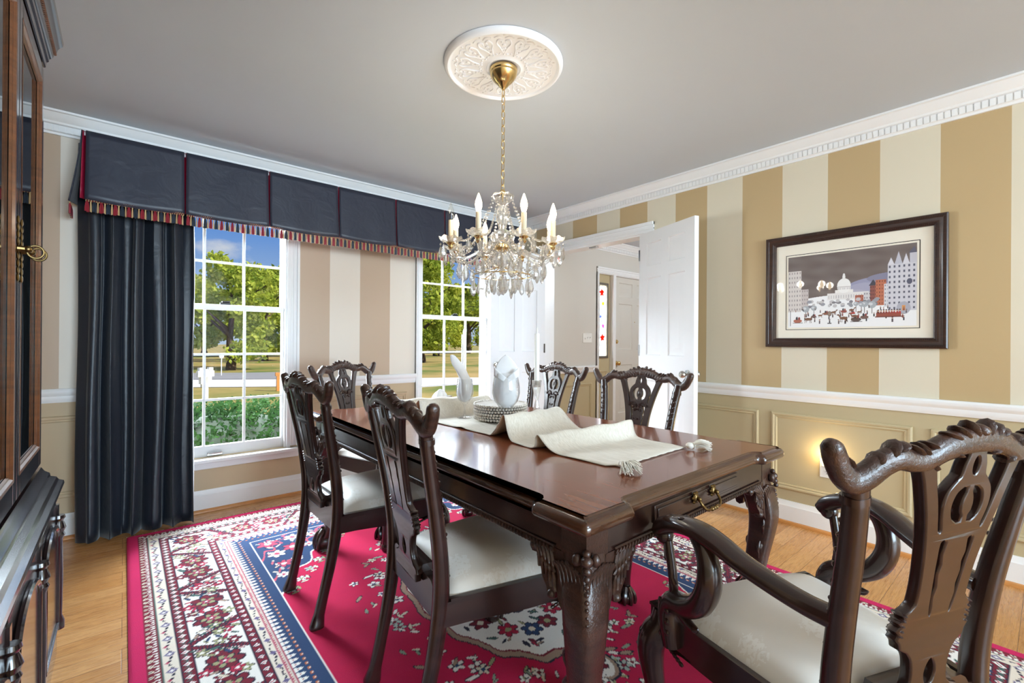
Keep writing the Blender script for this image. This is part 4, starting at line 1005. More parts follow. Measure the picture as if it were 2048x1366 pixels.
for k in range(8):
    a = A0 + PI + k * PI / 4; drop(.12 * math.cos(a), .12 * math.sin(a), 1.552, 0); drop(.17 * math.cos(a + .25), .17 * math.sin(a + .25), 1.525, 2)
    strand((.135 * math.cos(a), .135 * math.sin(a), 1.462), (.03 * math.cos(a), .03 * math.sin(a), 1.60), .012, .0058, 14)
# ------------------------------------------------------------- framed print on the right wall
# (colours of the print are painted in a colour attribute of its own paper mesh)
def paint_grid(name, w, h, step, img, mat, parent=None):
    """flat sheet in local x (w) / z (h); img[j, i] linear rgb on its vertices"""
    nj, ni = img.shape[:2]
    xs = np.linspace(0, w, ni); zs = np.linspace(0, h, nj)
    V = np.zeros((nj, ni, 3)); V[..., 0] = xs[None]; V[..., 2] = zs[:, None]
    idx = np.arange(ni * nj).reshape(nj, ni); F = np.stack([idx[:-1, :-1], idx[:-1, 1:], idx[1:, 1:], idx[1:, :-1]], -1).reshape(-1, 4)
    me = bpy.data.meshes.new(name); me.from_pydata(V.reshape(-1, 3).tolist(), [], F.tolist()); me.materials.append(mat)
    at = me.color_attributes.new('tint', 'FLOAT_COLOR', 'POINT'); c = np.ones((ni * nj, 4), np.float32); c[:, :3] = img.reshape(-1, 3); at.data.foreach_set('color', c.ravel())
    o = bpy.data.objects.new(name, me); COL.objects.link(o); o.parent = parent; return o
def lin(c): return np.array(sl(c)[:3])
class Canvas:
    def __init__(s, w, h, res, bg):
        s.w, s.h = w, h; s.ni, s.nj = int(w / res) + 1, int(h / res) + 1
        s.X, s.Y = np.meshgrid(np.linspace(0, w, s.ni), np.linspace(0, h, s.nj)); s.im = np.zeros((s.nj, s.ni, 3)); s.im[:] = lin(bg)
    def win(s, x0, x1, y0, y1):
        i0 = max(0, int(x0 / s.w * (s.ni - 1))); i1 = min(s.ni, int(x1 / s.w * (s.ni - 1)) + 2); j0 = max(0, int(y0 / s.h * (s.nj - 1))); j1 = min(s.nj, int(y1 / s.h * (s.nj - 1)) + 2)
        return (slice(j0, max(j0, j1)), slice(i0, max(i0, i1)))
    def put(s, w, mask, c): s.im[w][mask] = lin(c)
    def rect(s, x0, x1, y0, y1, c):
        w = s.win(x0, x1, y0, y1); X, Y = s.X[w], s.Y[w]; s.put(w, (X >= x0) & (X <= x1) & (Y >= y0) & (Y <= y1), c)
    def ell(s, cx, cy, rx, ry, c, ang=0.0, edge=None, ew=.25):
        r = max(rx, ry) * (1 + (ew if edge else 0)); w = s.win(cx - r, cx + r, cy - r, cy + r); X, Y = s.X[w] - cx, s.Y[w] - cy
        ca, sa = math.cos(ang), math.sin(ang); u = (X * ca + Y * sa) / rx; v = (-X * sa + Y * ca) / ry; d = np.hypot(u, v)
        if edge: s.put(w, d <= 1 + ew, edge)
        s.put(w, d <= 1, c)
    def tri(s, p, c):
        xs = [q[0] for q in p]; ys = [q[1] for q in p]; w = s.win(min(xs), max(xs), min(ys), max(ys)); X, Y = s.X[w], s.Y[w]; m = np.ones(X.shape, bool); m2 = m.copy()
        n = len(p)
        for k in range(n):
            (ax, ay), (bx, by) = p[k], p[(k + 1) % n]; e = (bx - ax) * (Y - ay) - (by - ay) * (X - ax); m &= e >= 0; m2 &= e <= 0
        s.put(w, m | m2, c)
    def line(s, x0, y0, x1, y1, t, c):
        L = math.hypot(x1 - x0, y1 - y0) + 1e-9; nx, ny = -(y1 - y0) / L * t / 2, (x1 - x0) / L * t / 2
        s.tri([(x0 + nx, y0 + ny), (x1 + nx, y1 + ny), (x1 - nx, y1 - ny), (x0 - nx, y0 - ny)], c)
AW, AH = .63, .452
cv = Canvas(AW, AH, .0016, (242, 240, 238)); rnd = random.Random(11)
sky = cv.Y > .16
nz = np.sin(cv.X * 38 + np.sin(cv.Y * 60) * 1.3) * .5 + np.sin(cv.Y * 90 + cv.X * 9) * .5
cv.im[sky] = (lin((112, 100, 96)) + (nz[sky][:, None] * .02))
cv.ell(.47, .215, .17, .07, (150, 150, 176)); cv.ell(.40, .20, .10, .055, (164, 162, 184)); cv.ell(.54, .275, .13, .03, (132, 130, 152)); cv.ell(.34, .18, .09, .04, (174, 170, 186))
cv.rect(0, AW, 0, .155, (240, 239, 240)); cv.ell(.30, .15, .26, .045, (238, 238, 240))
# domed hall in the middle distance
cv.rect(.215, .42, .165, .205, (228, 224, 222)); cv.rect(.255, .345, .205, .222, (236, 232, 228)); cv.rect(.268, .332, .222, .246, (230, 226, 222)); cv.ell(.30, .246, .034, .044, (240, 238, 236)); cv.rect(.293, .307, .285, .306, (232, 230, 228)); cv.ell(.30, .306, .006, .014, (236, 234, 232)); cv.rect(.268, .332, .236, .243, (206, 200, 200))
for k in range(16): cv.rect(.222 + k * .0125, .226 + k * .0125, .172, .192, (184, 178, 180))
for k in range(8): cv.rect(.272 + k * .0075, .275 + k * .0075, .224, .235, (176, 170, 172))
def block(x0, x1, y0, y1, c, win, rows, cols, roof=None):
    cv.rect(x0, x1, y0, y1, c)
    for r in range(rows):
        for k in range(cols):
            xx = x0 + (k + .3) * (x1 - x0) / cols; yy = y0 + (r + .35) * (y1 - y0) / rows; cv.rect(xx, xx + .36 * (x1 - x0) / cols, yy, yy + .42 * (y1 - y0) / rows, win)
block(0, .075, .10, .36, (212, 204, 200), (150, 140, 140), 9, 5); block(.075, .115, .11, .24, (196, 186, 184), (140, 130, 130), 5, 3)
block(.355, .395, .135, .185, (176, 104, 84), (108, 66, 60), 3, 4); block(.395, .43, .13, .20, (208, 204, 206), (130, 126, 134), 3, 3); block(.425, .455, .13, .235, (140, 84, 76), (84, 54, 54), 5, 3); cv.tri([(.42, .235), (.46, .235), (.44, .27)], (70, 68, 78))
block(.452, .50, .12, .265, (186, 112, 84), (112, 64, 56), 7, 4); block(.49, .512, .11, .24, (214, 212, 216), (136, 134, 146), 6, 2)
block(.505, AW, .085, .345, (206, 204, 212), (92, 92, 108), 9, 6); cv.tri([(.505, .345), (.535, .345), (.52, .385)], (216, 214, 222)); cv.tri([(.535, .345), (.57, .345), (.553, .415)], (190, 190, 202)); cv.tri([(.57, .345), (.60, .345), (.585, .40)], (214, 212, 220)); cv.rect(.60, AW, .345, .40, (196, 194, 204)); cv.tri([(.595, .40), (AW, .40), (.62, .435)], (96, 96, 112))
cv.ell(.575, .10, .03, .035, (172, 172, 184)); cv.rect(.568, .582, .085, .115, (214, 150, 90)); cv.ell(.60, .245, .012, .016, (90, 90, 108))
for k in range(40): x = rnd.uniform(.12, .46); cv.ell(x, rnd.uniform(.125, .165), rnd.uniform(.006, .014), rnd.uniform(.006, .012), rnd.choice([(150, 150, 158), (196, 192, 194), (128, 124, 130)]))
for x, y, r in ((.10, .115, .020), (.145, .12, .016), (.40, .13, .017), (.435, .125, .020), (.36, .135, .013), (.385, .128, .012)):
    cv.rect(x - .0015, x + .0015, y - .05, y, (96, 88, 84)); cv.ell(x, y, r, r, (168, 172, 178)); cv.ell(x - r * .3, y + r * .2, r * .5, r * .4, (206, 208, 212))
for k in range(46):                                 # small figures
    x = rnd.uniform(.03, .60); y = rnd.uniform(.02, .115) * (1 if abs(x - .3) > .12 else .8); h = .011 + (.115 - y) * .09; c = rnd.choice([(64, 50, 52), (128, 66, 58), (84, 72, 74), (48, 44, 52)])
    cv.rect(x - h * .18, x + h * .18, y, y + h, c); cv.ell(x, y + h * 1.15, h * .16, h * .18, (206, 166, 140)); cv.rect(x - h * .2, x + h * .2, y + h * 1.25, y + h * 1.4, (50, 44, 48))
def sleigh(x, y, s, c, d=1):
    cv.ell(x, y + .010 * s, .020 * s, .010 * s, c); cv.rect(x - .016 * s, x + .016 * s, y + .008 * s, y + .016 * s, c); cv.line(x - .022 * s, y, x + .024 * s, y, .002 * s, (70, 60, 60))
    hx = x + d * .048 * s; cv.ell(hx, y + .018 * s, .016 * s, .007 * s, (122, 84, 62)); cv.line(hx + d * .012 * s, y + .020 * s, hx + d * .020 * s, y + .034 * s, .006 * s, (122, 84, 62)); cv.ell(hx + d * .022 * s, y + .034 * s, .006 * s, .0035 * s, (112, 76, 56))
    for q in (-.012, -.006, .008, .013): cv.line(hx + q * s, y + .014 * s, hx + q * s * 1.2, y - .002 * s, .0022 * s, (92, 62, 48))
    cv.ell(x - .004 * s, y + .024 * s, .005 * s, .009 * s, (56, 48, 54)); cv.ell(x + .007 * s, y + .023 * s, .005 * s, .008 * s, (140, 66, 60))
sleigh(.055, .03, 1.2, (176, 104, 84)); sleigh(.36, .03, 1.25, (96, 80, 74), -1); sleigh(.40, .045, 1.0, (120, 90, 80), -1); sleigh(.30, .085, .8, (150, 80, 70)); sleigh(.21, .075, .8, (140, 90, 70)); sleigh(.345, .075, .6, (180, 70, 60)); sleigh(.145, .06, .7, (110, 84, 80))
cv.rect(.455, .565, .055, .078, (150, 78, 62)); cv.rect(.45, .57, .05, .057, (112, 60, 52))
for k in range(9): cv.ell(.465 + k * .0118, .085, .004, .006, (206, 166, 140)); cv.rect(.461 + k * .0118, .469 + k * .0118, .072, .082, (112 + 8 * k, 56, 52)); cv.ell(.465 + k * .0118, .0925, .0042, .003, (60, 48, 50))
cv.rect(.226, .229, .025, .075, (70, 66, 68)); cv.ell(.2275, .082, .009, .013, (150, 128, 112), edge=(66, 60, 60), ew=.2); cv.rect(.217, .238, .02, .026, (84, 78, 80)); cv.rect(.012, .0145, .01, .11, (70, 66, 68))
pc = empty('framed_print', (RX - .001, 1.236, 1.136), -PI / 2, 'wide dark-framed print of a snowy town street with a dome, on the striped wall', 'picture')
PW, PH = .884, .712
mb = MB()
FP = [(0, 0), (0, .026), (.006, .030), (.018, .031), (.022, .027), (.036, .022), (.042, .024), (.048, .020), (.056, .016), (.058, .010), (.058, .003)]
v = [];
for ins, h in FP: v += [(a, -h, b) for a, b in ((ins, ins), (PW - ins, ins), (PW - ins, PH - ins), (ins, PH - ins))]
mb.add(v, [(i * 4 + k, i * 4 + (k + 1) % 4, i * 4 + 4 + (k + 1) % 4, i * 4 + 4 + k) for i in range(len(FP) - 1) for k in range(4)])
def beads(ins, h, pitch, r):
    for (a0, b0, a1, b1) in ((ins, ins, PW - ins, ins), (PW - ins, ins, PW - ins, PH - ins), (PW - ins, PH - ins, ins, PH - ins), (ins, PH - ins, ins, ins)):
        n_ = int(math.hypot(a1 - a0, b1 - b0) / pitch)
        for i in range(n_):
            t = (i + .5) / n_; mb.box(a0 + (a1 - a0) * t - r, a0 + (a1 - a0) * t + r, -h - r * .7, -h + r, b0 + (b1 - b0) * t - r, b0 + (b1 - b0) * t + r)
beads(.012, .031, .0095, .0034); beads(.048, .021, .0085, .0028)
wood_dark('frame_wood', (38, 24, 20), (66, 40, 30), .34, .2); mb.build('picture_frame', M['frame_wood'], pc, angle=28)
a0 = 1.236 - 1.107 - .0; ax, az = .128, .124
mb = MB(); mb.box(.056, PW - .056, -.004, -.002, .056, PH - .056); plain('mat_board', (240, 232, 216), .7, var=.01, Coat_Weight=.8, Coat_Roughness=.02); mb.build('mat_board', M['mat_board'], pc, angle=None)
mb = MB()
for e, w_ in ((.014, .0035),):
    x0_, x1_, z0_, z1_ = ax - e, ax + AW + e, az - e, az + AH + e
    for q in ((x0_, x1_, z0_, z0_ + w_), (x0_, x1_, z1_ - w_, z1_), (x0_, x0_ + w_, z0_, z1_), (x1_ - w_, x1_, z0_, z1_)): mb.box(q[0], q[1], -.0048, -.0038, q[2], q[3])
mb.build('mat_border', M['black_iron'], pc, angle=None)
pp = paint_grid('print', AW, AH, .0016, cv.im, M['print_paper'], pc); pp.location = (ax, -.0055, az)
# ------------------------------------------------------------- outlet, night light, hall switches
ol = empty('wall_outlet', (RX, .890, .338), 0, 'white duplex outlet plate low on the gold wainscot below the print', 'outlet')
mb = MB(); mb.box(-.0065, -.0003, -.037, .037, 0, .118); mb.build('cover_plate', M['white_plastic'], ol, bevel=.003)
for z in (.033, .085):
    mb = MB(); mb.lathe([(0, .002), (.016, .002), (.0172, 0), (0, 0)], 20); mb.xf(lambda q: (-.0063 - q[2], q[0], z + q[1])); rc = mb.build('receptacle', M['white_plastic'], ol)
    mb = MB(); mb.box(-.0091, -.0080, -.0075, -.0055, z, z + .008); mb.box(-.0091, -.0080, .0055, .0075, z + .001, z + .008); mb.tube([(-.0091, 0, z - .007), (-.0080, 0, z - .007)], .0024, 8); mb.build('slot', M['dark_slot'], rc)
nl = empty('night_light', (RX - .0095, .890, .410), 0, 'small glowing plug-in night light above the outlet behind the big armchair', 'night light')
mb = MB(); mb.box(-.026, 0, -.021, .021, 0, .034); mb.build('plug_body', M['white_plastic'], nl, bevel=.004)
mb = MB(); mb.lathe([(0, 0), (.012, 0), (.016, .012), (.014, .034), (.006, .046), (0, .048)], 14, (-.018, 0, .034)); mb.build('bulb_shade', M['night_lit'], nl)
sw = empty('light_switch', (4.250, FY, 1.152), 0, 'white three-gang light switch plate on the grey hall wall', 'light switch')
mb = MB(); mb.box(0, .168, -.007, -.0003, 0, .115); mb.build('cover_plate', M['white_plastic'], sw, bevel=.003)
for k in range(3):
    mb = MB(); x = .038 + .046 * k; mb.box(x - .0055, x + .0055, -.009, -.0065, .044, .071); dz = .008 if k else -.008; mb.box(x - .004, x + .004, -.020, -.007, .0575 + dz - .005, .0575 + dz + .005); mb.build('toggle', M['dark_slot'] if 0 else M['white_plastic'], sw, bevel=.001)
# ------------------------------------------------------------- window dressing
va = empty('valance', (0, 0, 0), 0, 'dark navy pleated valance with red pleat inserts and tassel fringe across both windows', 'valance')
PX = [-.177, .281, .752, 1.225, 1.692, 2.158, 2.62, 3.08]; VT, VB, VY = 2.318, 1.930, 3.488
def fr(u0, u1, zt, nm):
    """fringe of little tassels: braid on top, coloured tufts below"""
    cols = [(140, 26, 42), (206, 176, 128), (36, 46, 60), (196, 162, 116)]; V = []; F = []; Cc = []; n_ = max(1, int(round((u1 - u0) / .0148))); rn_ = random.Random(int(u0 * 1000) + 3)
    def yy(x): return VY - .030
    for i in range(n_):
        x = u0 + (u1 - u0) * (i + .5) / n_; wd = .0085; c0 = cols[i % 4]
        if c0[1] > 150: wd = .0034
        for s_ in range(3):
            ox = (s_ - 1) * wd * .55 + rn_.uniform(-.0008, .0008); zz = zt - .072 + rn_.uniform(-.003, .003)
            b = len(V); yb_ = yy(x) + (s_ % 2) * .002
            ring = [(x + ox * .5, yb_, zt - .014), (x + ox * .7, yb_, zt - .026), (x + ox * 1.15, yb_, zt - .046), (x + ox * 1.3, yb_, zz)]
            for (px_, py_, pz_), rad in zip(ring, (.0015, .0042 * wd / .0085, .0046 * wd / .0085, .0044 * wd / .0085)):
                for k in range(5): a = 2 * PI * k / 5; V.append((px_ + rad * math.cos(a), py_ + rad * math.sin(a), pz_)); Cc.append(c0)
            for j in range(3):
                for k in range(5): F.append((b + j * 5 + k, b + j * 5 + (k + 1) % 5, b + j * 5 + 5 + (k + 1) % 5, b + j * 5 + 5 + k))
            F.append(tuple(b + 15 + k for k in range(5)))
    nb = int((u1 - u0) / .0055)
    for i in range(nb):
        x = u0 + (u1 - u0) * (i + .5) / nb
        for dz_ in (0, -.006, -.012):
            b = len(V); c0 = (206, 180, 132) if (i + int(dz_ < -.003)) % 2 else (150, 50, 56); r_ = .0028
            for q in ((-r_, 0, 0), (0, -r_, 0), (r_, 0, 0), (0, r_, 0), (0, 0, r_ * 1.3), (0, 0, -r_ * 1.3)): V.append((x + q[0], yy(x) + .0015 + q[1], zt - .002 + dz_ + q[2])); Cc.append(c0)
            for k in range(4): F.append((b + k, b + (k + 1) % 4, b + 4)); F.append((b + (k + 1) % 4, b + k, b + 5))
    me = bpy.data.meshes.new('tassel_fringe'); me.from_pydata(V, [], F); me.materials.append(M['fringe_silk']); at = me.color_attributes.new('tint', 'FLOAT_COLOR', 'POINT')
    tb_ = {}; c_ = np.array([tb_.setdefault(q, sl(q)) for q in Cc], np.float32); at.data.foreach_set('color', c_.ravel())
    o = bpy.data.objects.new('tassel_fringe', me); COL.objects.link(o); o.parent = nm; return o
for k in range(7):
    u0, u1 = PX[k] + .008, PX[k + 1] - .004; mb = MB()
    def pan(u, v, u0=u0, u1=u1, k=k):
        x = u0 + (u1 - u0) * u; z = VT + (VB - VT) * v
        return (x + .006 * (u - .5) * v, VY - .026 * v ** 1.4 - .004 * math.sin(u * PI) * v - .003 * math.sin(u * 11 + k * 2) * v, z - .012 * math.sin(u * PI) * v * v)
    mb.grid(24, 12, pan); p = mb.build('valance_panel', M['navy_silk'], va, angle=None)
    for q in p.data.polygons: q.use_smooth = True
    so = p.modifiers.new('thickness', 'SOLIDIFY'); so.thickness = .004; so.offset = -1
    fr(u0, u1, VB + .004, p)
for k in range(7):
    x = PX[k]; mb = MB(); w_ = .010 if k else .009
    def ins(u, v, x=x, w_=w_, k=k):
        e = 2 * u - 1; return (x + .002 + e * (w_ + .009 * v) , VY + .006 - (1 - abs(e)) * -.022 - .020 * v ** 1.4, VT + .002 + (VB + .004 - VT) * v)
    mb.grid(4, 6, ins); q_ = mb.build('pleat_insert', M['red_silk'], va, angle=60); so = q_.modifiers.new('thickness', 'SOLIDIFY'); so.thickness = .002
mb = MB()   # return at the left end, flaring towards the wall
def ret(u, v): return (PX[0] - .012 - .050 * v ** 1.3 * (1 - u * .4) + .010 * u, VY - .02 * v ** 1.4 + (FY - .004 - VY) * u, VT + (VB - VT) * v - .02 * v * (1 - u))
mb.grid(10, 12, ret); p = mb.build('valance_return', M['navy_silk'], va, angle=60); so = p.modifiers.new('thickness', 'SOLIDIFY'); so.thickness = .004
f_ = fr(-.060, .075, VB - .012, p); f_.rotation_euler = (0, 0, PI / 2); f_.location = (-.232 + VY - .030, 3.548, 0)
mb = MB(); mb.box(PX[0] - .004, PX[-1] - .1, VY + .018, FY - .002, VT - .022, VT - .004); mb.build('mounting_board', M['trim_white'], va)
def drape(name, x0, x1, y0, y1, folds, zt, zb, mat, label, seed, lining=None, gather=.0, lean=0.0):
    mb = MB(); nu, nv = 150, 40; rn_ = random.Random(seed); ph = [rn_.uniform(0, 6.28) for _ in range(6)]
    def fn(u, v):
        z = zt + (zb - zt) * v; am = (y1 - y0) / 2 * (.72 + .28 * v)
        w = math.sin(2 * PI * folds * u + ph[0] + .5 * math.sin(3 * v + ph[1])) * .72 + .28 * math.sin(2 * PI * folds * 1.63 * u + ph[2] + 1.2 * v)
        x = x0 + (x1 - x0) * (u + .012 * math.sin(2 * PI * folds * 2 * u + ph[3])) - gather * (1 - v) * (u - .5) * -1 + .004 * math.sin(9 * v + ph[4] + 7 * u)
        return (x, (y0 + y1) / 2 + am * w + lean * (1 - v), z)
    mb.grid(nu, nv, fn); o = mb.build(name, mat, angle=None)
    for q in o.data.polygons: q.use_smooth = True
    so = o.modifiers.new('thickness', 'SOLIDIFY'); so.thickness = .003; so.offset = 0
    tag(o, label, 'curtain', 'floor-length window curtains')
    return o, fn
d1, f1 = drape('curtain', -.200, .338, 3.462, 3.560, 5.5, 2.28, .012, M['navy_silk_drape'], 'long dark navy curtain at the left edge of the first window', 3, lean=.075)
mb = MB(); mb.tube([(.336 + .004 * math.sin(z * 5), 3.515 + .030 * z + .006 * math.sin(z * 4), z) for z in np.linspace(.03, 2.25, 30)], (.004, .016), 8, up=(0, 1, 0)); mb.build('curtain_lining', M['lining_white'], d1)
d2, f2 = drape('curtain', 2.795, 3.20, 3.588, 3.655, 4.5, 2.28, .012, M['navy_silk_drape'], 'curtain with white lining edge between the second window and the open grey door', 8)
mb = MB()
def lg(u, v): z = 2.2 + (.02 - 2.2) * v; return (2.752 + .05 * u + .030 * (1 - v) ** 2 * (1 - u) - .012 * math.sin(PI * v), 3.590 + .055 * u + .012 * math.sin(6 * u + 3 * v), z)
mb.grid(10, 24, lg); p = mb.build('curtain_lining', M['lining_white'], d2, angle=60); so = p.modifiers.new('thickness', 'SOLIDIFY'); so.thickness = .003
# ------------------------------------------------------------- china cabinet on the left wall
K0, K1, KF, KB = .72, 2.318, -.222, LX + .03        # along y, front and back in x
cb = empty('china_cabinet', ((KF + KB) / 2, (K0 + K1) / 2, 0), 0, 'tall glossy dark china cabinet with glass doors against the left wall', 'cabinet')
CO = np.array(((KF + KB) / 2, (K0 + K1) / 2, 0))
def cl(q): return tuple(np.array(q) - CO)
def kb(mb, name, mat, par=cb, **k): mb.xf(cl); return mb.build(name, M[mat], par, **k)
mb = MB()   # upper carcass: sides, top, back, centre post
mb.box(KB, KF - .024, K1 - .022, K1, .70, 2.12); mb.box(KB, KF - .024, K0, K0 + .022, .70, 2.12); mb.box(KB, KB + .012, K0, K1, .70, 2.12); mb.box(KB, KF - .024, K0, K1, 2.10, 2.13); mb.box(KB, KF - .024, K0, K1, .69, .72)
kb(mb, 'upper_case', 'cabinet_wood', bevel=.002)
for z in (1.12, 1.52):
    mb = MB(); mb.box(KB + .014, KF - .06, K0 + .024, K1 - .024, z, z + .008); kb(mb, 'glass_shelf', 'stemware_glass')
mb = MB()   # cornice: stepped mouldings swept along the front and returned at the ends
COR = [(.0, 2.118), (.003, 2.122), (.005, 2.140), (.010, 2.147), (.012, 2.158), (.018, 2.166), (.022, 2.178), (.022, 2.186), (.028, 2.193), (.031, 2.208), (.038, 2.222), (.043, 2.229), (.045, 2.243), (.0, 2.245)]
def kring(prof, name, mat, **k):
    mb = MB(); v = []
    for d, z in prof: v += [(KB, K0 - d, z), (KF + d, K0 - d, z), (KF + d, K1 + d, z), (KB, K1 + d, z)]
    f = [(i * 4 + j, i * 4 + j + 1, i * 4 + 5 + j, i * 4 + 4 + j) for i in range(len(prof) - 1) for j in range(3)]
    mb.add(v, f); n4 = len(prof) * 4; mb.add([v[0], v[1], v[2], v[3]], [(0, 1, 2, 3)]); mb.add(v[-4:], [(0, 1, 2, 3)])
    return kb(mb, name, mat, angle=25, **k)
kring(COR, 'cornice', 'cabinet_wood')
mb = MB(); y = K0
while y < K1 + .03: mb.ball((KF + .024, y, 2.188), (.005, .006, .005), 6, 4); y += .013
kb(mb, 'bead_moulding', 'cabinet_bead')
kring([(.0, .612), (.050, .614), (.056, .622), (.054, .632), (.042, .640), (.036, .652), (.022, .660), (.020, .672), (.008, .684), (.0, .70)], 'waist_moulding', 'cabinet_wood')
mb = MB(); mb.box(KB, KF + .022, K0 - .01, K1 + .01, .10, .588); kb(mb, 'base_case', 'cabinet_wood', bevel=.002)
kring([(.0, .575), (.030, .578), (.040, .588), (.038, .600), (.028, .606), (.0, .612)], 'base_top_moulding', 'cabinet_wood')
kring([(.0, .0), (.040, .0), (.040, .075), (.034, .090), (.026, .098), (.0, .104)], 'plinth', 'cabinet_wood')
nd_ = 4; dw = (K1 - K0 - .03) / 3
def updoor(y0, y1):
    mb = MB(); st = .052; z0, z1 = .712, 2.105
    for a in ((y0, y0 + st, z0, z1), (y1 - st, y1, z0, z1), (y0 + st, y1 - st, z0, z0 + .072), (y0 + st, y1 - st, z1 - .062, z1)): mb.box(KF - .024, KF, a[0] + .0008, a[1] - .0008 if a[1] == y1 else a[1], a[2], a[3])
    d = kb(mb, 'glass_door', 'cabinet_wood', bevel=.004)
    mb = MB(); a0, a1, b0, b1 = y0 + st, y1 - st, z0 + .072, z1 - .062
    frame(mb, 'y', KF - .012, 1, a0 - .012, a1 + .012, b0 - .012, b1 + .012, [(0, .0125), (.003, .0135), (.010, .0125), (.015, .007), (.019, .006), (.022, .001)])
    mb.xf(cl); mb.build('bead_moulding', M['cabinet_bead'], d, angle=25)
    mb = MB(); mb.box(KF - .016, KF - .012, a0 - .004, a1 + .004, b0 - .004, b1 + .004); mb.xf(cl); mb.build('glass_pane', M['cabinet_glass'], d, angle=None)
    return d
ys = [K0 + .008 + dw * k * 1.0045 for k in range(4)]
doors = []
for y0, y1 in ((1.826, 2.310), (1.340, 1.822), (.735, 1.336)): doors.append(updoor(y0, y1))
def ring_pull(d, y, z):
    mb = MB()
    for k in range(9): mb.ball((KF + .003, y, z - .078 + .0195 * k), (.004, .007 + .004 * (k % 2), .0115), 8, 5)
    mb.tube([(KF + .002, y, z), (KF + .020, y, z)], [.009, .007], 10); mb.ball((KF + .022, y, z), .010, 10, 6)
    pts = [(KF + .024 + .016 * math.cos(t) + .012, y, z - .006 + .017 * math.sin(t)) for t in np.linspace(0, 2 * PI, 20, endpoint=False)]
    mb.tube(pts, .0030, 8, up=(0, 1, 0), closed=True); mb.xf(cl); mb.build('ring_pull', M['antique_brass'], d)
ring_pull(doors[0], 1.850, 1.398); ring_pull(doors[1], 1.798, 1.398)
def lowdoor(y0, y1):
    xf_ = KF + .022
    mb = MB(); mb.box(xf_ + .0005, xf_ + .018, y0 + .001, y1 - .001, .112, .570); d = kb(mb, 'cupboard_door', 'cabinet_wood', bevel=.003)
    mb = MB(); ym = (y0 + y1) / 2; hw = (y1 - y0) / 2 - .05
    arch = [(y0 + .05, .16)] + [(y1 - .05, .16), (y1 - .05, .46)] + [(ym + hw * math.cos(t), .46 + .07 * math.sin(t)) for t in np.linspace(.15, PI - .15, 16)] + [(y0 + .05, .46)]
    mb.prism([(a, b) for a, b in arch], xf_ + .018, xf_ + .026, 'x'); q = [(xf_ + .024, a, b) for a, b in arch]; mb.tube(q, .009, 8, closed=True, up=(1, 0, 0))
    mb.xf(cl); mb.build('arched_panel', M['cabinet_wood'], d, angle=40)
    return d
for y0, y1 in ((1.87, 2.300), (1.41, 1.845), (.74, 1.385)): lowdoor(y0, y1)
for y in (K1 - .004, 1.857, 1.398):
    mb = MB(); x = KF + .046; mb.lathe([(0, .52), (.016, .52), (.018, .51), (.012, .50), (.016, .49), (.020, .475), (.014, .46), (.018, .45), (.011, .43), (.013, .30), (.011, .16), (.018, .14), (.018, .112), (0, .112)], 14, (x, y, 0)); mb.box(x - .028, x, y - .012, y + .012, .112, .56); kb(mb, 'corner_column', 'cabinet_wood')
# ------------------------------------------------------------- the rug: pattern painted knot by knot
RW, RL, RX0, RY0 = 2.545, 3.50, .018, -.045
cv = Canvas(RW, RL, .005, (166, 8, 56)); X, Y = cv.X, cv.Y; rnd = random.Random(4)
RED, WHT, CRM, NVY, DNV, GRN, TAN, ROS, OLV, WIN_ = (206, 6, 78), (255, 252, 246), (238, 228, 206), (40, 70, 112), (30, 34, 58), (74, 112, 104), (176, 152, 132), (196, 74, 104), (168, 172, 128), (126, 22, 48)
dx, dy = np.minimum(X, RW - X), np.minimum(Y, RL - Y); D = np.minimum(dx, dy)
side = dx <= dy; T = np.where(side, np.abs(Y - RL / 2), np.abs(X - RW / 2)); Ts = np.where(side, Y - RL / 2, X - RW / 2)
IM = cv.im
def band(a, b, c): IM[(D >= a) & (D < b)] = lin(c)
def per(p, off=0): return np.mod(T + off, p) / p
band(.0, .048, (212, 20, 96))
band(.048, .086, WIN_)
q = per(.034); m_ = (D > .05) & (D < .066); IM[m_ & (np.hypot((q - .5) * .034, D - .058) < .0085)] = lin(CRM); IM[m_ & (np.hypot((q - .5) * .034, D - .058) < .0035)] = lin(DNV)
q = per(.017); m_ = (D >= .067) & (D < .085); IM[m_ & (np.abs(q - .5) < .40 * (D - .064) / .02)] = lin(WHT)
band(.086, .094, GRN); band(.094, .137, (244, 234, 218))
wv = .1155 + .006 * np.sin(T / .11 * 2 * PI); IM[(D > .094) & (D < .137) & (np.abs(D - wv) < .0042) & (per(.022) < .7)] = lin(DNV)
q = per(.11, .02); m_ = (D > .096) & (D < .135); u = (q - .5) * .11; r_ = np.abs(u) + np.abs(D - .1155); IM[m_ & (r_ < .017)] = lin((120, 112, 150)); IM[m_ & (r_ < .009)] = lin(WHT)
q = per(.11, .075); u = (q - .5) * .11; IM[m_ & (np.hypot(u, (D - .105)) < .006)] = lin(ROS)
band(.137, .141, DNV); band(.141, .176, WIN_)
q = per(.040); u = (q - .5) * .040; r_ = np.abs(u) + np.abs(D - .1585); m_ = (D > .142) & (D < .175); IM[m_ & (r_ < .0165)] = lin(DNV); IM[m_ & (r_ < .0125)] = lin(WHT); IM[m_ & (r_ < .0045)] = lin(ROS)
q = per(.040, .02); u = (q - .5) * .040; IM[m_ & (np.abs(u) < .003) & (np.abs(D - .1585) < .010)] = lin(GRN)
band(.176, .181, DNV); band(.181, .344, WHT); band(.344, .348, WHT); band(.348, .353, DNV); band(.353, .384, WIN_)
q = per(.040); u = (q - .5) * .040; r_ = np.abs(u) + np.abs(D - .3685); m_ = (D > .354) & (D < .383); IM[m_ & (r_ < .015)] = lin(DNV); IM[m_ & (r_ < .0115)] = lin(WHT); IM[m_ & (r_ < .004)] = lin(ROS)
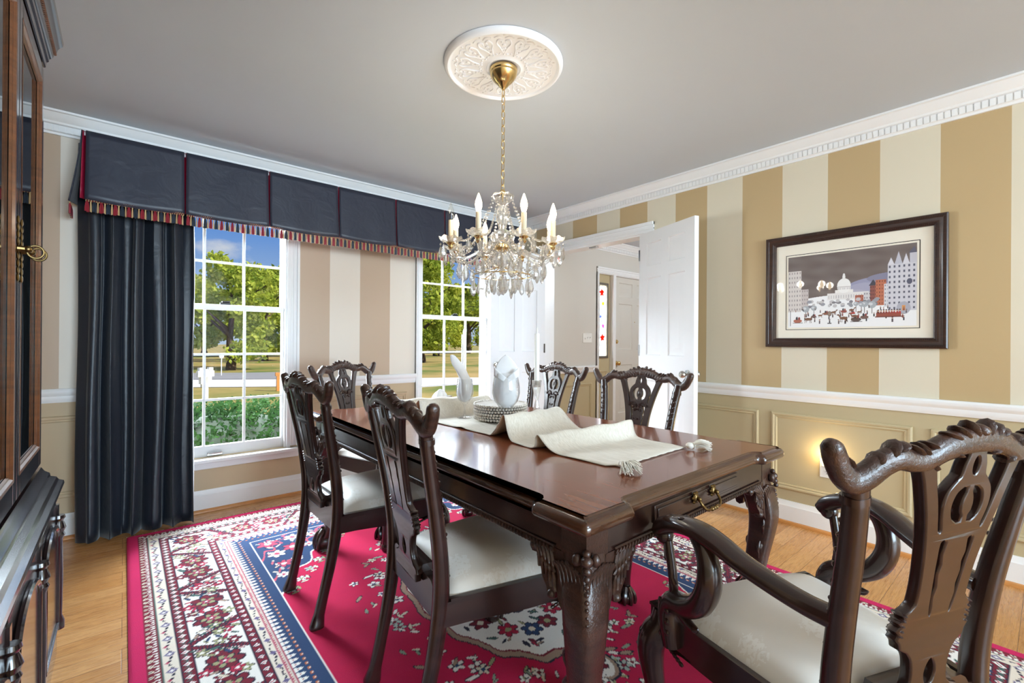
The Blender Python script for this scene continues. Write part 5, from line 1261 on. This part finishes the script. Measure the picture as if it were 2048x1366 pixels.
band(.384, .388, DNV); band(.388, .420, (244, 234, 218))
wv = .404 + .005 * np.sin(T / .09 * 2 * PI); IM[(D > .389) & (D < .419) & (np.abs(D - wv) < .0038) & (per(.02) < .7)] = lin(DNV)
q = per(.09); u = (q - .5) * .09; r_ = np.abs(u) + np.abs(D - .404); IM[(D > .389) & (D < .419) & (r_ < .012)] = lin((112, 104, 146))
band(.420, .428, (198, 96, 116)); IM[(D > .420) & (D < .428) & (per(.014) < .5)] = lin(CRM); band(.428, .434, (226, 216, 206)); band(.434, .440, (186, 70, 92))
band(.440, .532, NVY); q = per(.030); m_ = (D >= .440) & (D < .470); IM[m_ & (np.abs(q - .5) < .42 * (.474 - D) / .034)] = lin(WHT); IM[m_ & (np.hypot((q - .5) * .03, D - .45) < .004)] = lin((186, 50, 70))
q = per(.030, .015); IM[(D > .474) & (D < .492) & (np.hypot((q - .5) * .03, D - .483) < .0062)] = lin((206, 120, 70)); IM[(D > .474) & (D < .492) & (np.hypot((q - .5) * .03, D - .483) < .003)] = lin(WHT)
band(.526, .533, WHT)
F0 = .533; fx, fy = np.minimum(X - F0, RW - F0 - X), np.minimum(Y - F0, RL - F0 - Y); fld = (fx > 0) & (fy > 0); IM[fld] = lin(RED)
sp = fx / .50 + fy / .63 + .05 * np.sin(np.arctan2(fy, fx) * 15)
IM[fld & (sp < 1.045)] = lin(WHT); IM[fld & (sp < 1.02)] = lin(NVY)
IM[fld & (np.abs(sp - .80) < .018)] = lin((206, 90, 110)); IM[fld & (np.abs(sp - .40) < .018)] = lin((206, 90, 110))
def flower(x, y, r, c, n=5, core=None, edge=DNV, a0=0.0):
    for k in range(n): a = a0 + 2 * PI * k / n; cv.ell(x + r * .62 * math.cos(a), y + r * .62 * math.sin(a), r * .50, r * .36, edge, a); 
    for k in range(n): a = a0 + 2 * PI * k / n; cv.ell(x + r * .62 * math.cos(a), y + r * .62 * math.sin(a), r * .40, r * .27, c, a)
    cv.ell(x, y, r * .32, r * .32, core or OLV)
def leaf_(x, y, a, L, c, edge=DNV): cv.ell(x, y, L * .5, L * .17, c, a, edge=edge, ew=.28)
SYM = [(1, 1), (-1, 1), (1, -1), (-1, -1)]; cx, cy = RW / 2, RL / 2
def quad(fn):
    for sx, sy in SYM: fn(lambda x, y: (cx + sx * x, cy + sy * y), lambda a: math.atan2(sy * math.sin(a), sx * math.cos(a)))
# spandrel flowers
def spd(P, A):
    r2 = random.Random(9); ix, iy = cx - F0, cy - F0
    for (u, v, s_, c) in ((.07, .08, .055, ROS), (.20, .07, .045, WHT), (.08, .24, .045, WHT), (.17, .20, .05, ROS), (.30, .09, .035, WHT), (.08, .38, .04, ROS), (.39, .05, .03, ROS), (.05, .50, .03, WHT), (.25, .22, .03, WHT), (.15, .36, .03, WHT)):
        x, y = P(ix - u, iy - v); flower(x, y, s_, c, 6, core=WHT if c == ROS else ROS, edge=(24, 40, 76), a0=.3)
    for k in range(60):
        u, v = r2.uniform(.02, .45), r2.uniform(.02, .56)
        if u / .50 + v / .63 < .93: x, y = P(ix - u, iy - v); leaf_(x, y, A(r2.uniform(0, 3)), r2.uniform(.022, .042), r2.choice([WHT, WHT, CRM, (206, 110, 124), (186, 196, 190)]), (30, 50, 92))
    for k in range(9):      # sprays outside the spandrel on the red
        t = (k + .5) / 9; u, v = .56 * t, .70 * (1 - t); x, y = P(ix - u - .012, iy - v - .012)
        if u > .02 and v > .02:
            flower(x, y, .026, WHT if k % 2 else (190, 200, 196), 5, core=OLV)
            for j in (-1, 1): xx, yy = P(ix - u - .03 - .012 * j, iy - v - .028 + .018 * j); leaf_(xx, yy, A(.8 * j + .6), .035, CRM if k % 3 else OLV)
quad(spd)
# centre medallion: lobed white ground, tan outline, flowers, and scattered sprays around it
ang = np.arctan2((Y - cy) / .52, (X - cx) / .30); rad = np.hypot((X - cx) / .30, (Y - cy) / .52); lob = 1 + .055 * np.abs(np.cos(ang * 8)) + .02 * np.abs(np.cos(ang * 16))
IM[rad < lob * 1.06] = lin(DNV); IM[rad < lob * 1.045] = lin(TAN); IM[rad < lob * .985] = lin(WIN_); IM[rad < lob * .965] = lin(WHT)
IM[rad < .46 * (1 + .06 * np.abs(np.cos(ang * 6)))] = lin(DNV); IM[rad < .43 * (1 + .06 * np.abs(np.cos(ang * 6)))] = lin(NVY); IM[rad < .22] = lin(WHT); IM[rad < .18] = lin(RED)
for k in range(16):
    a = 2 * PI * (k + .5) / 16; x, y = cx + .30 * .72 * math.cos(a), cy + .52 * .72 * math.sin(a); flower(x, y, .042, [WIN_, (190, 30, 70), NVY][k % 3], 6, core=[OLV, CRM][k % 2], a0=a)
    for j in range(5): aa = a + rnd.uniform(-.18, .18); rr_ = rnd.choice([.56, .86, .90, .62]); leaf_(cx + .30 * rr_ * math.cos(aa), cy + .52 * rr_ * math.sin(aa), rnd.uniform(0, 3), rnd.uniform(.024, .04), rnd.choice([GRN, OLV, WIN_, TAN, (180, 40, 70), DNV]))
def pend(P, A):
    x, y = P(0, .66); cv.ell(x, y, .062, .085, TAN, edge=DNV, ew=.1); cv.ell(x, y, .050, .071, WHT); flower(x, y, .04, WIN_, 6)
    r2 = random.Random(21)
    for k in range(60):
        a = r2.uniform(0, PI / 2); q = r2.uniform(1.16, 1.66); x, y = P(.30 * q * math.cos(a) * 1.05, .52 * q * math.sin(a)); t_ = r2.random()
        if t_ < .34: flower(x, y, r2.uniform(.020, .032), r2.choice([WHT, WHT, CRM, (190, 204, 196)]), 5, core=r2.choice([WIN_, OLV, NVY]), a0=r2.uniform(0, 2))
        else: leaf_(x, y, A(r2.uniform(0, 3.1)), r2.uniform(.026, .05), r2.choice([WHT, CRM, OLV, (150, 170, 150), TAN]))
    for k in range(5): x, y = P(.04 + .03 * k, .60 + .01 * k * k); leaf_(x, y, A(.5), .05, TAN)
quad(pend)
# main white border: palmettes, leaves and the saw-edged diagonal bands
def border(P, L, n):
    """P(t, d) -> (x, y, angle of t axis)"""
    pitch = L / n
    for k in range(n):
        t0 = -L / 2 + (k + .5) * pitch; s_ = 1 if k % 2 else -1; r2 = random.Random(40 + k % 4)
        for j in range(16):             # stepped diagonal band
            u = j / 15; t = t0 + pitch * (.06 + .36 * u) * s_; d = .338 - .148 * u
            x, y, a = P(t, d); cv.ell(x, y, .020, .010, DNV, a + .5 * s_); cv.ell(x, y, .017, .007, WIN_, a + .5 * s_)
            if j % 2: x, y, a = P(t - .018 * s_, d - .008); leaf_(x, y, a + 1.0 * s_, .026, (206, 150, 150) if j % 4 == 1 else GRN)
        x, y, a = P(t0 - pitch * .18 * s_, .262); flower(x, y, .060, WIN_, 7, core=CRM, a0=a); flower(x, y, .036, OLV, 5, core=WIN_, a0=a + .3); flower(x, y, .020, ROS, 5, core=WHT)
        for k2 in range(48):
            t = t0 + r2.uniform(-.5, .5) * pitch; d = r2.uniform(.193, .335); x, y, a = P(t, d)
            j, i = int(round(y / RL * (cv.nj - 1))), int(round(x / RW * (cv.ni - 1)))
            if 0 <= j < cv.nj and 0 <= i < cv.ni and IM[j, i].min() > .5:
                if r2.random() < .3: flower(x, y, .024, r2.choice([WIN_, (190, 40, 76), OLV]), 5, core=WHT)
                else: leaf_(x, y, a + r2.choice([.5, -.5, .9, 1.6]), r2.uniform(.024, .044), r2.choice([OLV, WIN_, NVY, TAN, GRN, CRM, (190, 40, 76)]))
border(lambda t, d: (d, RL / 2 + t, PI / 2), RL - .36, 13); border(lambda t, d: (RW - d, RL / 2 + t, PI / 2), RL - .36, 13)
border(lambda t, d: (RW / 2 + t, d, 0), RW - .72, 7); border(lambda t, d: (RW / 2 + t, RL - d, 0), RW - .72, 7)
ni, nj = cv.ni, cv.nj
V = np.zeros((nj, ni, 3)); V[..., 0] = X; V[..., 1] = Y; V[..., 2] = .0125 + .0012 * np.sin(X * 9 + np.sin(Y * 5)) * np.sin(Y * 7)
edge = np.clip(D / .012, 0, 1); V[..., 2] *= .35 + .65 * np.sqrt(edge)
idx = np.arange(ni * nj).reshape(nj, ni); Fq = np.stack([idx[:-1, :-1], idx[:-1, 1:], idx[1:, 1:], idx[1:, :-1]], -1).reshape(-1, 4)
me = bpy.data.meshes.new('rug'); me.from_pydata(V.reshape(-1, 3).tolist(), [], Fq.tolist()); me.materials.append(M['rug_wool'])
at = me.color_attributes.new('tint', 'FLOAT_COLOR', 'POINT'); c = np.ones((ni * nj, 4), np.float32); c[:, :3] = IM.reshape(-1, 3); at.data.foreach_set('color', c.ravel())
me.polygons.foreach_set('use_smooth', [True] * len(me.polygons))
rug = bpy.data.objects.new('area_rug', me); COL.objects.link(rug); rug.location = (RX0, RY0, .0005)
tag(rug, 'large crimson patterned rug with white floral border under the dining table', 'rug')
mb = MB(); mb.box(.006, RW - .006, .006, RL - .006, .0002, .004); mb.build('rug_backing', M['tassel_cotton'], rug, angle=None)
mb = MB(); rnd = random.Random(8)
for yy, sg_ in ((RL, 1), (0, -1)):
    x = .01
    while x < RW - .01:
        L_ = rnd.uniform(.015, .045); mb.tube([(x, yy - sg_ * .004, .004), (x + rnd.uniform(-.006, .006), yy + sg_ * L_ * .5, .003), (x + rnd.uniform(-.016, .016), yy + sg_ * L_, .0018)], .0012, 4); x += rnd.uniform(.008, .02)
tag(mb.build('rug_fringe', M['tassel_cotton'], rug), kind='stuff')
# ------------------------------------------------------------- outside
GZ = -.70
def flat(name, pts, z, mat):
    mb = MB(); mb.add([(x, y, z) for x, y in pts], [tuple(range(len(pts)))]); return struct(name, mb, M[mat], angle=None)
flat('lawn', [(-60, FY + .2), (140, FY + .2), (140, 220), (-60, 220)], GZ, 'grass')
flat('driveway', [(-14, 31.2), (3.3, 20.7), (10.5, 16.4), (40, -1.4), (44, 2.6), (12.7, 19.8), (3.9, 24.6), (-14, 35.6)], GZ + .02, 'road_light')
flat('street', [(-20, 39.5), (3.9, 24.7), (7.4, 22.8), (12, 27.2), (5, 29.4), (-18, 42)], GZ + .03, 'asphalt')
def leaf_cloud(name, clumps, per, size, mat, seed, shell=False):
    rnd = np.random.default_rng(seed); n = len(clumps) * per
    C = np.repeat(np.array([c[:3] for c in clumps]), per, 0); R = np.repeat(np.array([c[3] for c in clumps]), per)
    d = rnd.normal(size=(n, 3)); d /= np.linalg.norm(d, axis=1)[:, None]; r = rnd.uniform(.82, 1.03, n) if shell else rnd.uniform(.3, 1, n) ** .6
    P = C + d * (R * r)[:, None] * (np.array((1, 1, .8)))
    a = rnd.normal(size=(n, 3)) + d * .4; a /= np.linalg.norm(a, axis=1)[:, None]; b = np.cross(a, rnd.normal(size=(n, 3))); b /= np.linalg.norm(b, axis=1)[:, None]
    s = rnd.uniform(.6, 1.2, n)[:, None] * size
    V = np.stack([P - a * s, P + b * s * .55, P + a * s, P - b * s * .55], 1).reshape(-1, 3); F = np.arange(4 * n).reshape(-1, 4)
    me = bpy.data.meshes.new(name); me.from_pydata(V.tolist(), [], F.tolist()); me.materials.append(M[mat]); return me
def tree_parts(seed, mat, h=7.0, w=2.7):
    rnd = random.Random(seed); cl_ = []
    for k in range(46):
        a, z = rnd.uniform(0, 2 * PI), rnd.random(); rr_ = w * math.sin(PI * min(.98, .12 + .82 * z)) ** .7 * rnd.uniform(.35, .95)
        cl_.append((rr_ * math.cos(a), rr_ * math.sin(a), h * (.15 + .78 * z), rnd.uniform(.55, 1.0) * h / 7))
    me = leaf_cloud('crown', cl_, 150, .17 * h / 7, mat, seed)
    mb = MB(); mb.tube(catmull([(0, 0, -.1), (.03, .02, h * .1), (-.04, .05, h * .26), (.05, 0, h * .5), (.02, .04, h * .75)], 3), [.30 - .25 * i / 12 for i in range(13)], 10)
    for k in range(7):
        a = rnd.uniform(0, 2 * PI); z0 = h * rnd.uniform(.22, .5); mb.tube([(0, 0, z0), (math.cos(a) * w * .35, math.sin(a) * w * .35, z0 + h * .13), (math.cos(a) * w * .7, math.sin(a) * w * .7, z0 + h * .22)], [.11, .07, .03], 6)
    return me, mb.mesh('trunk', M['bark'])
TP = [tree_parts(1, 'leaf_mid'), tree_parts(2, 'leaf_bright'), tree_parts(3, 'leaf_mid', 7, 3.1)]
def tree(x, y, h, k, label, rz):
    t = empty('tree', (x, y, GZ), rz, label, 'tree', 'trees across the road')
    for nm, me in zip(('crown', 'trunk'), TP[k]): o = bpy.data.objects.new(nm, me); COL.objects.link(o); o.parent = t
    t.scale = (h / 7,) * 3; return t
tree(5.05, 32.9, 7.4, 0, 'nearest tree seen through the first window, its thick trunk standing beside the round sign', .3)
tree(1.3, 41, 7.2, 1, 'leafy tree against the curtain edge in the first window', 1.2)
tree(9.6, 45.5, 8.0, 2, 'tree behind the nearest one, toward the right side of the first window', 2.2)
tree(14.2, 56.5, 11, 0, 'tree at the right edge of the first window, beyond the others', 3.0)
tree(6.9, 62, 9, 1, 'far tree behind the thick trunk in the first window', .9)
tree(-.6, 57, 8.4, 2, 'far tree behind the curtain edge in the first window', 4.2)
tree(-6, 42, 8.5, 0, 'tree hidden mostly by the dark curtain of the first window', 5.0)
tree(20.3, 36.5, 10.0, 2, 'tallest tree in the second window, rising against the blue sky', .5)
tree(30.5, 51, 11, 1, 'middle bright tree of the second window behind the wires', 1.5)
tree(41, 59, 11.3, 0, 'tree behind the white curtain edge in the second window', 2.7)
tree(37.5, 72, 10.6, 1, 'far small-trunked tree across the tan field in the second window', 3.3)
tree(51, 73, 11.6, 2, 'far tree toward the open grey door side of the second window', 4.4)
tree(26.5, 66, 11, 0, 'far tree behind the tallest one in the second window', 5.5)
sh = empty('shrub', (.62, 5.15, GZ), 0, 'dense dark green clipped shrub right outside the first window', 'shrub')
rnd = random.Random(3); cl_ = []
for k in range(210):
    z = 1 - (k + .5) / 210 * 1.05; a = k * 2.39996; q = math.sqrt(max(0, 1 - z * z)); cl_.append((1.80 * math.cos(a) * q, 1.0 * math.sin(a) * q, .12 + 1.06 * max(z, -.05) + rnd.uniform(-.03, .03), rnd.uniform(.13, .21)))
me = leaf_cloud('foliage', cl_, 150, .026, 'leaf_dark', 5); o = bpy.data.objects.new('foliage', me); COL.objects.link(o); o.parent = sh
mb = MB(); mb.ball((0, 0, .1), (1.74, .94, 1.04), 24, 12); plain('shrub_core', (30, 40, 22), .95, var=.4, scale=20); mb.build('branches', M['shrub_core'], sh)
sg_ = empty('round_sign', (3.82, 27.6, GZ), 0, 'small round pale sign on a thin post by the street', 'sign')
mb = MB(); mb.tube([(0, 0, -.1), (0, 0, .95)], .022, 8); mb.build('post', M['plaster_white'], sg_)
mb = MB(); mb.lathe([(0, .012), (.10, .012), (.11, 0), (.10, -.012), (0, -.012)], 20); mb.xf(lambda q: (q[0], q[2] - .03, q[1] + 1.02)); mb.build('sign_face', M['plaster_white'], sg_)
ps = empty('white_post', (1.92, 16.9, GZ), .4, 'white post with short bracket arms on the dry lawn beyond the shrub', 'post')
mb = MB(); mb.box(-.06, .06, -.06, .06, -.1, .95); mb.build('post', M['trim_white'], ps)
mb = MB(); mb.box(-.24, .24, -.05, .05, .72, .90); mb.box(-.16, .16, -.06, .06, .50, .72); mb.box(-.20, -.08, -.06, .06, .88, 1.0); mb.box(.08, .20, -.06, .06, .88, 1.0); mb.box(-.10, .10, -.08, .08, .40, .5); mb.build('bracket_arm', M['trim_white'], ps)
p2 = MB(); p2.box(-.05, .05, -.05, .05, -.1, .55); p2.box(-.09, .09, -.06, .06, .55, .68); o = p2.build('wooden_post', M['oak_shoe']); o.location = (4.31, 18.35, GZ); tag(o, 'short brown post at the right edge of the first window', 'post')
for z, y, lb in ((5.05, 0, 'upper overhead wire crossing the second window'), (4.25, .2, 'lower overhead wire crossing the second window')):
    mb = MB(); pts = [(x, 43.5 - .27 * x + y, z - .5 * math.sin(PI * (x + 10) / 65)) for x in np.linspace(-10, 55, 16)]; mb.tube(pts, .028, 5); tag(mb.build('overhead_wire', M['black_iron']), lb, 'wire', 'overhead wires')
# ------------------------------------------------------------- sky, sun, lamps, camera
wd = bpy.data.worlds.new('sky'); SC.world = wd; wd.use_nodes = True; nt = wd.node_tree; nt.nodes.clear()
def wn(k): return nt.nodes.new(k)
def wm(op, a, b=0.0):
    q = wn('ShaderNodeMath'); q.operation = op
    for s_, v_ in zip(q.inputs, (a, b)):
        if isinstance(v_, bpy.types.NodeSocket): nt.links.new(v_, s_)
        else: s_.default_value = v_
    return q.outputs[0]
tc = wn('ShaderNodeTexCoord'); sep = wn('ShaderNodeSeparateXYZ'); nt.links.new(tc.outputs['Generated'], sep.inputs[0])
rp = wn('ShaderNodeValToRGB'); nt.links.new(sep.outputs[2], rp.inputs[0]); cr = rp.color_ramp
for e, (p_, c_) in zip([cr.elements[0], cr.elements[1], cr.elements.new(.08), cr.elements.new(.22), cr.elements.new(.5)], [(0, (206, 226, 250)), (1, (70, 124, 226)), (.08, (184, 214, 252)), (.22, (104, 164, 248)), (.5, (84, 140, 238))]): e.position = p_; e.color = sl(c_)
mp = wn('ShaderNodeMapping'); mp.inputs['Scale'].default_value = (6, 6, 14); nt.links.new(tc.outputs['Generated'], mp.inputs[0])
nz = wn('ShaderNodeTexNoise'); nz.inputs['Scale'].default_value = 2.2; nz.inputs['Detail'].default_value = 6; nz.inputs['Roughness'].default_value = .58; nt.links.new(mp.outputs[0], nz.inputs['Vector'])
vm = wn('ShaderNodeVectorMath'); vm.operation = 'SUBTRACT'; nt.links.new(tc.outputs['Generated'], vm.inputs[0]); vm.inputs[1].default_value = (.1354, .9764, .1690)
sc_ = wn('ShaderNodeVectorMath'); sc_.operation = 'MULTIPLY'; nt.links.new(vm.outputs[0], sc_.inputs[0]); sc_.inputs[1].default_value = (24, 24, 62)
ln = wn('ShaderNodeVectorMath'); ln.operation = 'LENGTH'; nt.links.new(sc_.outputs[0], ln.inputs[0])
cl1 = wm('SUBTRACT', wm('ADD', 1.15, wm('MULTIPLY', wm('SUBTRACT', nz.outputs['Fac'], .5), 3.2)), ln.outputs['Value'])
cl2 = wm('MULTIPLY', wm('SUBTRACT', nz.outputs['Fac'], .66), 6.0)
q = wn('ShaderNodeMath'); q.operation = 'MAXIMUM'; q.use_clamp = True; nt.links.new(cl1, q.inputs[0]); nt.links.new(cl2, q.inputs[1])
mx = wn('ShaderNodeMix'); mx.data_type = 'RGBA'; nt.links.new(q.outputs[0], mx.inputs[0]); nt.links.new(rp.outputs[0], mx.inputs[6]); mx.inputs[7].default_value = sl((232, 240, 255))
bg = wn('ShaderNodeBackground'); nt.links.new(mx.outputs[2], bg.inputs[0]); bg.inputs[1].default_value = .5
wo = wn('ShaderNodeOutputWorld'); nt.links.new(bg.outputs[0], wo.inputs[0])
def lamp(name, kind, loc, power, color, rot=None, size=None, sy=None):
    l = bpy.data.lights.new(name, kind); l.energy = power; l.color = color
    o = bpy.data.objects.new(name, l); COL.objects.link(o); o.location = loc
    if rot is not None: o.rotation_euler = rot
    if kind == 'POINT': l.shadow_soft_size = size
    if kind == 'AREA': l.shape = 'RECTANGLE'; l.size = size; l.size_y = sy
    return o
def aim(o, d): o.rotation_euler = Vector(d).to_track_quat('-Z', 'Y').to_euler()
s = lamp('sun', 'SUN', (0, -20, 30), 4.0, (1, .95, .84)); aim(s, (-.50, .62, -.62)); s.data.angle = .01
for k in range(8):
    if k == 6: continue
    a = A0 + PI + PI / 8 + k * PI / 4
    lamp('chandelier_bulb_light', 'POINT', (CX + .246 * math.cos(a), CY + .246 * math.sin(a), 1.735), 1.4, (1, .94, .82), size=.03)
b = lamp('back_fill_light', 'AREA', (1.35, BY - .35, 1.35), 385, (.64, .84, 1), size=3.5, sy=1.95); aim(b, (0, 1, 0))  # added fill light, shines in through the added back window
lamp('rear_fill_light', 'POINT', (1.1, -1.7, 2.15), 48, (.74, .89, 1), size=.25)  # added point light behind the camera, brightens the near seats and floor
lamp('hall_fill_light', 'POINT', (5.0, 1.6, 2.05), 62, (.84, .93, 1), size=.18)  # added point light without a fixture, brightens the hall
f = lamp('front_fill_light', 'AREA', (1.5, FY + 3.4, 4.15), 3500, (.79, .905, 1), size=7.5, sy=2.5); aim(f, (0, -1.0, -.86))  # added area light above the view, boosts daylight through the front windows
f = lamp('front_fill_light_low', 'AREA', (-2.6, FY + 2.6, 1.75), 1250, (.82, .92, 1), size=3.2, sy=3.2); aim(f, (3.2, -2.9, -.35))  # added area light left of the view, brightens the open door and right wall
lamp('night_light_glow', 'POINT', (RX - .045, .890, .475), 1.6, (1, .74, .38), size=.02)
cam = bpy.data.cameras.new('camera'); co = bpy.data.objects.new('camera', cam); COL.objects.link(co); SC.camera = co
cam.sensor_width = 36; cam.lens = 915.985 / 2048 * 36; cam.clip_start = .02; cam.clip_end = 500
yaw, pitch, roll = .7026, .0011, -.0071
fw = np.array([math.sin(yaw) * math.cos(pitch), math.cos(yaw) * math.cos(pitch), math.sin(pitch)]); r0 = np.array([math.cos(yaw), -math.sin(yaw), 0]); d0 = np.cross(fw, r0)
r2 = r0 * math.cos(roll) + d0 * math.sin(roll); d2 = -r0 * math.sin(roll) + d0 * math.cos(roll)
mw = Matrix.Identity(4)
for i in range(3): mw[i][0], mw[i][1], mw[i][2] = r2[i], -d2[i], -fw[i]
mw.translation = (0, 0, 1.1557); co.matrix_world = mw
vs = SC.view_settings; vs.view_transform = 'Standard'; vs.look = 'None'; vs.exposure = 0.52; vs.gamma = 1.0; vs.use_curve_mapping = False
SC.cycles.max_bounces = 8; SC.cycles.diffuse_bounces = 4; SC.cycles.glossy_bounces = 4; SC.cycles.transmission_bounces = 5; SC.cycles.transparent_max_bounces = 14
SC.cycles.caustics_reflective = False; SC.cycles.caustics_refractive = False; SC.cycles.sample_clamp_indirect = 4.0
SC.cycles.use_denoising = True
